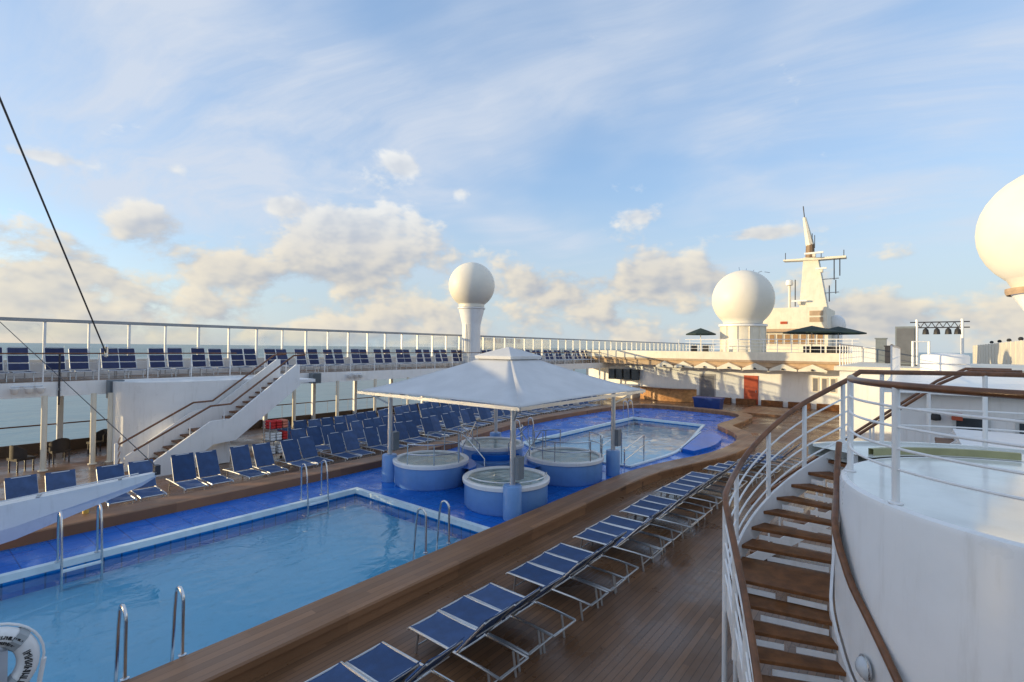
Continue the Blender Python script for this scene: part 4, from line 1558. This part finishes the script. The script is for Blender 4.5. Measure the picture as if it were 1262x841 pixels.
MB().box(32.6, 33.4, pc.y - .42, pc.y + .42, 3.75, 5.7).build('body', grey, t)
MB().box(32.57, 32.597, pc.y - .36, pc.y + .36, 3.85, 5.6).build('door', mat('cabinet_door', (.12, .13, .15), .5), t)
MB().box(32.5, 33.5, pc.y - .46, pc.y + .46, 3.7, 3.75).build('plinth', black, t)
# floodlight gantry
ga_, gb_ = PU(1130, 408, 36), PU(1186, 408, 36)
t = thing('lighting_gantry', (36, (ga_.y + gb_.y) / 2, 3.7), 'slim truss gantry with hanging lights above the terrace', 'gantry')
for y in (ga_.y, gb_.y):
    MB().tube([(36, y, 3.7), (36, y, 6.2)], .07, 8).build('leg', white, t, True)
for z in (5.75, 6.05):
    MB().tube([(36, ga_.y + .3, z), (36, gb_.y - .3, z)], .035, 6).build('chord', dark_steel, t)
nn = 12
for k in range(nn):
    y1 = ga_.y + (gb_.y - ga_.y) * k / nn
    y2 = ga_.y + (gb_.y - ga_.y) * (k + 1) / nn
    MB().tube([(36, y1, 5.75 if k % 2 else 6.05), (36, y2, 6.05 if k % 2 else 5.75)], .02, 5).build('web', dark_steel, t)
for f in (.2, .45, .7, .9):
    y1 = ga_.y + (gb_.y - ga_.y) * f
    MB().lathe([(.03, .35), (.12, .25), (.15, 0), (.0, .02)], (36, y1, 5.38), 8).build('light', black, t, True)
# white goal-like frame on the terrace
fa, fb = PU(1125, 424, 31), PU(1145, 424, 31)
t = thing('white_frame', (31, (fa.y + fb.y) / 2, 3.7), 'white tubular frame standing on the terrace beside the dark cabinet', 'frame')
MB().tube([(31, fa.y, 3.7), (31, fa.y, 4.9), (31, fb.y, 4.9), (31, fb.y, 3.7)], .06, 8).build('hoop', white, t, True)
MB().tube([(31.7, fa.y, 3.7), (31, fa.y, 4.6)], .03, 6).build('brace', white, t)
MB().tube([(31.7, fb.y, 3.7), (31, fb.y, 4.6)], .03, 6).build('brace', white, t)
# round white tank
tk = PU(1164, 450, 26)
t = thing('water_tank', (26, tk.y, 3.62), 'short round white tank on the starboard deckhouse roof', 'tank')
MB().lathe([(.75, 0), (.75, .62), (.70, .68), (.3, .74), (.01, .75)], (26, tk.y, 3.62), 28).build('shell', white, t, True)
MB().tube([(26 + .76 * math.cos(a * .21), tk.y + .76 * math.sin(a * .21), 3.95) for a in range(30)], .018, 5, True).build('band', steel, t, True)

# right-hand radome on a column (only its inner side reaches the picture)
rp = PU(1308, 281, 27)
t = thing('radome', (rp.x, rp.y, 3.6), 'huge cream radome on a column above the starboard side', 'radome')
rr = 2.35
prof = [(rr * .55, -rr * .92), (rr * .62, -rr * .78)] + [(rr * math.cos(a), rr * math.sin(a)) for a in [(-50 + 10 * k) * math.pi / 180 for k in range(14)]] + [(.02, rr)]
MB().lathe(prof, (rp.x, rp.y, rp.z), 48).build('dome', radome_m, t, True)
MB().lathe([(rr * .62, -.12), (rr * .64, 0), (rr * .64, .12), (rr * .5, .14)], (rp.x, rp.y, rp.z - rr * .98), 40).build('collar', soffit, t, True)
MB().lathe([(rr * .34, 0), (rr * .34, rp.z - 3.6 - rr * 1.0 - 1.0), (rr * .58, rp.z - 3.6 - rr)], (rp.x, rp.y, 3.6), 32).build('column', white, t, True)

# ------------------------------------------------------------------ centre radome on the port deck
rp = PV(581.5, 352, 25.2)
rr = 1.68
t = thing('radome', (rp.x, rp.y, UZ), 'white golf-ball radome on a slender pedestal beside the glass windbreak', 'radome')
prof = [(rr * .55, -rr * .95)] + [(rr * math.cos(a), rr * math.sin(a)) for a in [(-56 + 8 * k) * math.pi / 180 for k in range(18)]] + [(.02, rr)]
MB().lathe(prof, tuple(rp), 40).build('dome', radome_m, t, True)
MB().lathe([(rr * .56, -.05), (rr * .60, 0), (rr * .60, .08), (rr * .56, .1)], (rp.x, rp.y, rp.z - rr * 1.02), 32).build('flange', white, t, True)
hz = rp.z - rr - UZ
MB().lathe([(.85, 0), (.68, .12), (.66, hz - 1.3), (.72, hz - 1.0), (rr * .57, hz)], (rp.x, rp.y, UZ), 32).build('pedestal', white, t, True)
for k in range(3):
    MB().bar((rp.x - .75, rp.y - .5 + .2 * k, UZ + .05), (rp.x - .68, rp.y - .5 + .2 * k, UZ + hz - 1.2), .02, .02).build('conduit', grey, t)

# ------------------------------------------------------------------ forward building
BU = 44.0
t = thing('forward_building', (46, 10, 0), 'cream forward deckhouse with scalloped canopy, doors and upper terrace', 'building')
front = smooth_loop([(46.5, 26.5), (45.6, 23.5), (44.3, 19.5), (44.0, 15), (44.0, 10), (44.0, 5), (44.0, 2.8)], 4, False)
k_ = len(front)
MB().prism(front + [(70, 2.8), (70, 26.5)], 0, 3.0).build('wall', white, t)
fr2 = [(p[0] - 1.5, p[1]) for p in front]
MB().prism(fr2 + [(70.2, 2.8), (70.2, 26.5)], 3.46, 3.62).build('soffit', soffit, t)
MB().prism([(p[0] - .05, p[1]) for p in fr2] + [(70.3, 2.7), (70.3, 26.5)], 3.624, 4.25).build('bulwark', cream, t)
MB().ribbon([(p[0] + .12, p[1]) for p in fr2], [3.02] * k_, [3.455] * k_, .06).build('fascia', mat('tan_fascia', (.50, .34, .20), .6, var=.15, vscale=1.2), t)
# gable shaped canopy bays
ys = [PU(x, 460, 43.2).y for x in (812, 834, 858, 886, 917, 950, 985, 1022)]
for i in range(len(ys) - 1):
    y0, y1 = ys[i], ys[i + 1]
    ym = (y0 + y1) / 2
    MB().plate([(42.42, y0 - .04, 2.84), (42.42, y0 - .04, 2.98), (42.42, ym, 3.40), (42.42, y1 + .04, 2.98), (42.42, y1 + .04, 2.84), (42.42, ym, 2.90)], (.12, 0, 0)).build('gable', cream, t)
    b = MB()
    b.add([(42.5, y0, 3.10), (42.5, ym, 3.44), (42.5, y1, 3.10), (44.0, y0, 2.98), (44.0, ym, 2.99), (44.0, y1, 2.98)], [(0, 1, 4, 3), (1, 2, 5, 4), (0, 2, 1), (3, 4, 5)])
    b.build('bay_soffit', soffit, t)
    MB().lathe([(0, .0), (.10, .02), (.10, .06), (.05, .14)], (42.34, ym, 2.92), 10).build('bay_lamp', black, t, True)
d0, d1 = PU(917, 480, BU).y, PU(934.5, 480, BU).y
f_ = MB().box(BU - .06, BU - .003, d1, d0, .02, 2.35).build('door', red_door, t)
MB().box(BU - .12, BU - .064, d1 + .12, d1 + .18, 1.0, 1.2).build('handle', steel, f_)
d0, d1 = PU(862, 480, BU).y, PU(882, 480, BU).y
f_ = MB().box(BU - .05, BU - .003, d1, d0, .05, 2.35).build('recess', mat('recess_grey', (.36, .35, .37), .4), t)
MB().box(BU - .06, BU - .053, d1 + .1, d0 - .1, .1, 2.2).build('pane', mat('grey_pane', (.20, .20, .22), .15), f_)
for x0, x1 in ((1001, 1009), (1012, 1020), (1023, 1031)):
    a, c = PU(x0, 475, BU).y, PU(x1, 475, BU).y
    f_ = MB().box(BU - .05, BU - .003, c, a, 1.3, 2.4).build('window', cream, t)
    MB().box(BU - .06, BU - .053, c + .06, a - .06, 1.37, 2.33).build('pane', mat('grey_pane', (.20, .20, .22), .15), f_)
for k in range(7):
    y = 4 + k * 1.9
    MB().box(BU - .3, BU - .01, y, y + 1.5, 0.0, .45).build('bench_base', tread_m, t)
# timber bar front left of the recess
bl = smooth_loop([(42.6, 18.6), (42.0, 17.0), (42.1, 15.4), (42.8, 14.2)], 5, False)
t2 = thing('bar_counter', (42.3, 16.4, 0), 'curved varnished timber bar counter glowing in the sun', 'counter')
MB().ribbon(bl, [0.02] * len(bl), [1.05] * len(bl), -.5).build('front', mat('bar_timber', (.42, .21, .08), .3, var=.25, vscale=4), t2, True)
MB().ribbon([(p[0] - .08, p[1]) for p in bl], [1.054] * len(bl), [1.11] * len(bl), -.68).build('top', rail_wood, t2, True)
# white counter unit further left
t2 = thing('serving_unit', (42.5, 21.3, 0), 'cream serving counter with open hatch left of the timber bar', 'counter')
MB().box(41.8, 43.2, 19.4, 23.0, 0, 1.1).build('body', cream, t2)
MB().box(41.7, 43.3, 19.3, 23.1, 1.104, 1.16).build('top', white_smooth, t2)
for k in range(4):
    MB().box(44.0 - .2, 44.3, 19.8 + k * .8, 20.4 + k * .8, 1.5, 2.5).build('hatch', dark_win, t2)
# forward steps (blue bin stands on deck)
p0, p1 = P(860.5, 505, 0), P(893, 505, 0)
ub, v0_, v1_ = p0.x, p1.y, p0.y
t2 = thing('storage_bin', (ub, (v0_ + v1_) / 2, 0), 'dark blue plastic storage bin on the deck before the bar', 'bin')
b = MB()
yc, hw = (v0_ + v1_) / 2, .95
b.add([(ub - .4, yc - hw * .9, .06), (ub + .4, yc - hw * .9, .06), (ub + .4, yc + hw * .9, .06), (ub - .4, yc + hw * .9, .06), (ub - .5, yc - hw, .85), (ub + .5, yc - hw, .85), (ub + .5, yc + hw, .85), (ub - .5, yc + hw, .85)],
      [(3, 2, 1, 0), (0, 1, 5, 4), (1, 2, 6, 5), (2, 3, 7, 6), (3, 0, 4, 7)])
b.build('body', skip_blue, t2)
MB().box(ub - .54, ub + .54, yc - hw - .04, yc + hw + .04, .852, .95).build('lid', skip_blue, t2)
for sx_ in (-.35, .35):
    for sy_ in (-.75, .75):
        MB().lathe([(0, 0), (.05, .0), (.05, .06), (0, .061)], (ub + sx_, yc + sy_, 0), 8).build('castor', black, t2)
# low timber steps in front of the building
MB().box(36.8, 41.6, 6.4, 9.4, 0.003, .16).build('timber_platform', coping_m)
tag(bpy.data.objects['timber_platform'], 'low timber step platform before the red-brown door', 'platform')

# upper terrace: railing, umbrellas, tables, tower
t = thing('forward_railing', (42.6, 10, 4.25), 'white tubular railing along the forward terrace edge', 'railing')
pts = [(p[0] + .15, p[1]) for p in fr2 if p[1] < 16]
MB().tube([(p[0], p[1], 5.25) for p in pts], .035, 6).build('top_rail', white, t)
for h in (4.5, 4.75, 5.0):
    MB().tube([(p[0], p[1], h) for p in pts], .016, 5).build('bar', white, t)
for y in [3.2 + .95 * k for k in range(14)]:
    MB().tube([(42.65, y, 4.2), (42.65, y, 5.24)], .026, 6).build('post', white, t)


def parasol(x, y, r, z, label):
    t = thing('parasol', (x, y, 3.63), label, 'parasol')
    MB().tube([(x, y, 3.7), (x, y, z + .5)], .035, 8).build('pole', cream, t, True)
    MB().lathe([(.3, 0), (.3, .06), (.05, .1)], (x, y, 3.65), 14, capb=True).build('base', black, t)
    b = MB()
    n = 8
    b.lathe([(r, z - .1), (r * 1.005, z), (r * .5, z + .27), (.03, z + .5)], (x, y, 0), n)
    o = b.build('canopy', dark_green, t)
    for j in range(n):
        a = 2 * math.pi * j / n
        MB().bar((x, y, z + .45), (x + r * .98 * math.cos(a), y + r * .98 * math.sin(a), z - .02), .025, .03).build('rib', cream, t)


q = PU(863.5, 410, 45)
parasol(45, q.y, 1.3, q.z - .12, 'small dark green parasol standing alone left of the big radome')
q = PU(1000, 408, 44.4)
parasol(44.6, q.y, 2.0, q.z - .1, 'wide dark green parasol below the mast')
q = PU(1033, 409, 46)
parasol(46, q.y, 1.8, q.z - .1, 'dark green parasol behind the wide one, towards the starboard side')


def terrace_chair(x, y, rz, label):
    t = thing('terrace_chair', (x, y, 3.63), label, 'chair', 'dark chairs on the forward terrace')
    t.rotation_euler = (0, 0, rz)
    z = 0
    for nm, a in (('seat', (-.25, .25, -.25, .25, .42, .47)), ('backrest', (.21, .25, -.25, .25, .5, 1.15)), ('leg', (-.23, -.19, -.23, -.19, 0, .42)), ('leg', (-.23, -.19, .19, .23, 0, .42)), ('leg', (.19, .23, -.23, -.19, 0, .42)), ('leg', (.19, .23, .19, .23, 0, .42))):
        o = bpy.data.objects.new(nm, MB().box(*a).mesh(nm, black))
        C.objects.link(o)
        o.parent = t


for x in (855, 870, 991, 1001, 1011, 1022, 1033, 1042):
    q = PU(x, 430, 43.8)
    terrace_chair(43.8 + jit(.3), q.y, jit(.5), 'dark chair beneath the dark green parasols on the forward terrace')

# big radome with drum base
rp = PU(915.5, 369, 47)
rr = 35.5 / 620 * (Vector(rp) - Vector((0, 0, EYE))).dot(fw)
t = thing('radome', (rp.x, rp.y, 3.63), 'big cream radome on a round base above the forward terrace', 'radome')
prof = [(rr * .62, -rr * .86)] + [(rr * math.cos(a), rr * math.sin(a)) for a in [(-50 + 7 * k) * math.pi / 180 for k in range(20)]] + [(.02, rr)]
MB().lathe(prof, tuple(rp), 48).build('dome', radome_m, t, True)
MB().lathe([(rr * .60, -.1), (rr * .78, -.08), (rr * .78, .1), (rr * .6, .12)], (rp.x, rp.y, rp.z - rr * .92), 36).build('collar', white, t, True)
MB().lathe([(rr * .72, 0), (rr * .72, rp.z - rr * .95 - 3.63)], (rp.x, rp.y, 3.63), 36).build('base', cream, t, True)
for k in range(12):
    a = 2 * math.pi * k / 12
    MB().bar((rp.x + rr * .73 * math.cos(a), rp.y + rr * .73 * math.sin(a), 3.65), (rp.x + rr * .73 * math.cos(a), rp.y + rr * .73 * math.sin(a), rp.z - rr * .96), .08, .08).build('rib', cream, t)
for k in range(5):
    a = R(-40 + 22 * k)
    MB().tube([(rp.x + 1, rp.y - rr * .2 * (k - 1), rp.z + rr * .95), (rp.x + 1.2, rp.y - rr * .25 * (k - 1), rp.z + rr * (1.2 - .07 * k))], .03, 5).build('aerial', steel, t)

# mast house and mast
MU = 55.0
t = thing('mast_house', (MU + 2, 7, 3.63), 'sloping cream mast house under the ship mast', 'deckhouse')
w0, w1 = PU(934, 406, MU), PU(1020, 406, MU)
w2, w3 = PU(952, 380, MU), PU(1018, 378, MU)
MB().plate([(MU, w0.y, w0.z), (MU, w1.y, w1.z), (MU, w3.y, w3.z), (MU, w2.y, w2.z)], (7, 0, 0)).build('upper_block', cream, t)
MB().box(MU - .4, MU + 7, w1.y - .2, w0.y + .2, w0.z - .28, w0.z - .004).build('roof_edge', soffit, t)
lw = 3.63
MB().box(MU + .3, MU + 6.8, w1.y, w0.y, lw, w0.z - .284).build('wall', cream, t)
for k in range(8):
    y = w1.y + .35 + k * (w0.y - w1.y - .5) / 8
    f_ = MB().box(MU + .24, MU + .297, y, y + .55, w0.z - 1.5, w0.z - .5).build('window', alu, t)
    MB().box(MU + .225, MU + .237, y + .05, y + .5, w0.z - 1.45, w0.z - .55).build('pane', mat('orange_lit_pane', (.30, .19, .10), .25), f_)  # orange light on the windows is put into the pane colour
for x, y in ((1006, 386), (1006, 394)):
    q = PU(x, y, MU)
    MB().box(MU - .06, MU - .003, q.y - .55, q.y + .55, q.z - .22, q.z + .22).build('vent', soffit, t)
q = PU(966, 398, MU)
MB().box(MU - .06, MU - .003, q.y - .3, q.y + .3, q.z - .12, q.z + .12).build('badge', red_door, t)
t = thing('ship_mast', (MU + 2.5, 7.3, w2.z), 'tapered cream mast with cross yards, aerials and raked topmast', 'mast')
m0, m1 = PU(986, 402, MU + 2), PU(1022, 402, MU + 2)
m2, m3 = PU(990.5, 318, MU + 2), PU(1008, 318, MU + 2)
MB().plate([(MU + 1.2, m0.y, w2.z - .6), (MU + 1.2, m1.y, w2.z - .6), (MU + 1.8, m3.y, m3.z), (MU + 1.8, m2.y, m2.z)], (1.4, 0, 0)).build('trunk', cream, t)
ya, yb = PU(966, 321, MU + 2), PU(1043, 317, MU + 2)
MB().plate([(MU + 1.6, ya.y, ya.z), (MU + 1.6, yb.y, yb.z + .1), (MU + 1.6, yb.y, yb.z - .1), (MU + 1.6, (ya.y + yb.y) / 2, m2.z - .35), (MU + 1.6, ya.y, ya.z - .15)], (1.0, 0, 0)).build('yard', cream, t)
pt, pb, pe = PU(991, 268, MU + 2), PU(998, 302, MU + 2), PU(989.5, 254, MU + 2)
MB().lathe([(.42, 0), (.36, 1.3)], (MU + 2.2, pb.y, m2.z), 10, capt=True).build('cage', mat('rust_cage', (.22, .14, .08), .6), t)
MB().tube([(MU + 2.2, pb.y, m2.z + 1.2), (MU + 2.2, pt.y, pt.z)], .3, 8, rs=[.38, .16]).build('topmast', cream, t, True)
MB().tube([(MU + 2.2, pt.y, pt.z), (MU + 2.2, pe.y, pe.z)], .05, 6).build('aerial', dark_steel, t)
for x, y0, y1 in ((1028, 345, 318), (1035, 340, 318), (1022, 372, 352), (1030, 362, 345), (974, 385, 350), (980, 378, 345)):
    a, c = PU(x, y0, MU + 2), PU(x, y1, MU + 2)
    MB().tube([(MU + 2, a.y, a.z), (MU + 2, c.y, c.z)], .05, 5).build('aerial', dark_steel, t)
for yy in (345, 362):
    a, c = PU(1008, yy, MU + 2), PU(1034, yy - 2, MU + 2)
    MB().tube([(MU + 2, a.y, a.z), (MU + 2, c.y, c.z)], .05, 5).build('spar', steel, t)
a, c = PU(973, 400, MU + 2), PU(973, 352, MU + 2)
MB().tube([(MU + 2, a.y, w2.z - 1), (MU + 2, c.y, c.z)], .12, 8).build('side_mast', cream, t, True)
MB().lathe([(.3, 0), (.35, .2), (.3, .5), (0, .6)], (MU + 2, c.y, c.z), 10).build('side_lamp', white, t, True)
for x, yy, w_ in ((1003, 312, 1.6), (985, 371, 1.3), (1012, 331, .9)):
    q_ = PU(x, yy, MU + 1)
    MB().box(MU + .9, MU + 1.1, q_.y - w_ / 2, q_.y + w_ / 2, q_.z - .08, q_.z + .08).build('radar_scanner', white, t)
    MB().box(MU + .95, MU + 1.5, q_.y - .12, q_.y + .12, q_.z - .35, q_.z - .084).build('scanner_foot', cream, t)
for x, y0, y1 in ((1001, 300, 288), (1004, 306, 290), (994, 300, 285), (1040, 316, 308), (968, 320, 312), (1012, 318, 310)):
    a_1, c_1 = PU(x, y0, MU + 2), PU(x, y1, MU + 2)
    MB().tube([(MU + 2, a_1.y, a_1.z), (MU + 2, c_1.y, c_1.z)], .035, 5).build('aerial', dark_steel, t)
a = PU(1031, 392, MU + 4)
t = thing('satellite_dome', (MU + 4, a.y, 3.63), 'small white satellite housing to the right of the mast foot', 'radome')
MB().lathe([(.7, 0), (.8, .4), (.7, 1.0), (.35, 1.4), (.02, 1.5)], (MU + 4, a.y, a.z - 1.2), 20).build('dome', white, t, True)
MB().lathe([(.5, 0), (.5, a.z - 1.2 - 3.63)], (MU + 4, a.y, 3.63), 14).build('stand', white, t, True)
# distant forward deck clutter right of the mast
for x, w, h, m, nm, lab in ((1068, 1.6, .9, white, 'locker_box', 'white box on the forward terrace right of the parasols'), (1101, .8, 1.0, dark_steel, 'winch_unit', 'dark winch housing on the forward terrace'), (1086, .55, 1.5, grey, 'doorway_hood', 'grey doorway hood at the terrace edge')):
    ub_ = {'locker_box': 41.7, 'winch_unit': 38.2, 'doorway_hood': 39.9}[nm]
    q = PU(x, 430, ub_)
    t = thing(nm, (ub_, q.y, 3.7), lab, 'box')
    MB().box(ub_ - .4, ub_ + .4, q.y - w / 2, q.y + w / 2, 3.7, 3.7 + h).build('body', m, t)
    MB().box(ub_ - .45, ub_ + .45, q.y - w / 2 - .05, q.y + w / 2 + .05, 3.704 + h, 3.77 + h).build('lid', m, t)

# ------------------------------------------------------------------ the ship behind the camera (casts the long evening shade)
t = thing('aft_shade_superstructure', (-16, 25, UZ), 'unseen white after superstructure on the port quarter, shaped to shade the pool deck', 'superstructure')  # out of view; placed and sized to shade the pool deck
MB().box(-46, -9.5, 23.0, V_PORT, UZ, 9.6).build('wall', white, t)
MB().box(-46.2, -9.4, 22.9, V_PORT + .1, 9.604, 9.8).build('roof', white, t)
MB().box(-9.496, 1.75, 23.0, V_PORT, UZ, 5.95).build('wall', white, t)  # lower step, shaped so sun reaches only the canopy peak
MB().box(-9.39, 1.9, 22.9, V_PORT + .1, 5.954, 6.1).build('roof', white, t)
for k in range(10):
    f_ = MB().box(-40 + 4 * k, -38.2 + 4 * k, 22.94, 22.997, 4.2, 5.6).build('window', alu, t)
    MB().box(-39.9 + 4 * k, -38.3 + 4 * k, 22.92, 22.937, 4.3, 5.5).build('pane', dark_win, f_)
t = thing('funnel', (-24, 16, 9.8), 'broad white funnel aft of the pool', 'funnel')
MB().lathe([(4.2, 0), (3.9, 6), (3.6, 9)], (-34, 14, 0), 32, capt=True).build('casing', white, t, True)
t = thing('camera_deck', (-6, -3, ZP - .3), 'after upper deck joining the lookout platform', 'deck')
MB().box(-14, -.4, V_STAR, .2, ZP - .3, ZP).build('slab', white, t)
MB().box(-14, -.4, V_STAR, .2, ZP + .002, ZP + .03).build('planking', teak_lower, t)

for o in bpy.data.objects:
    if '_base' in o.keys():
        del o['_base']
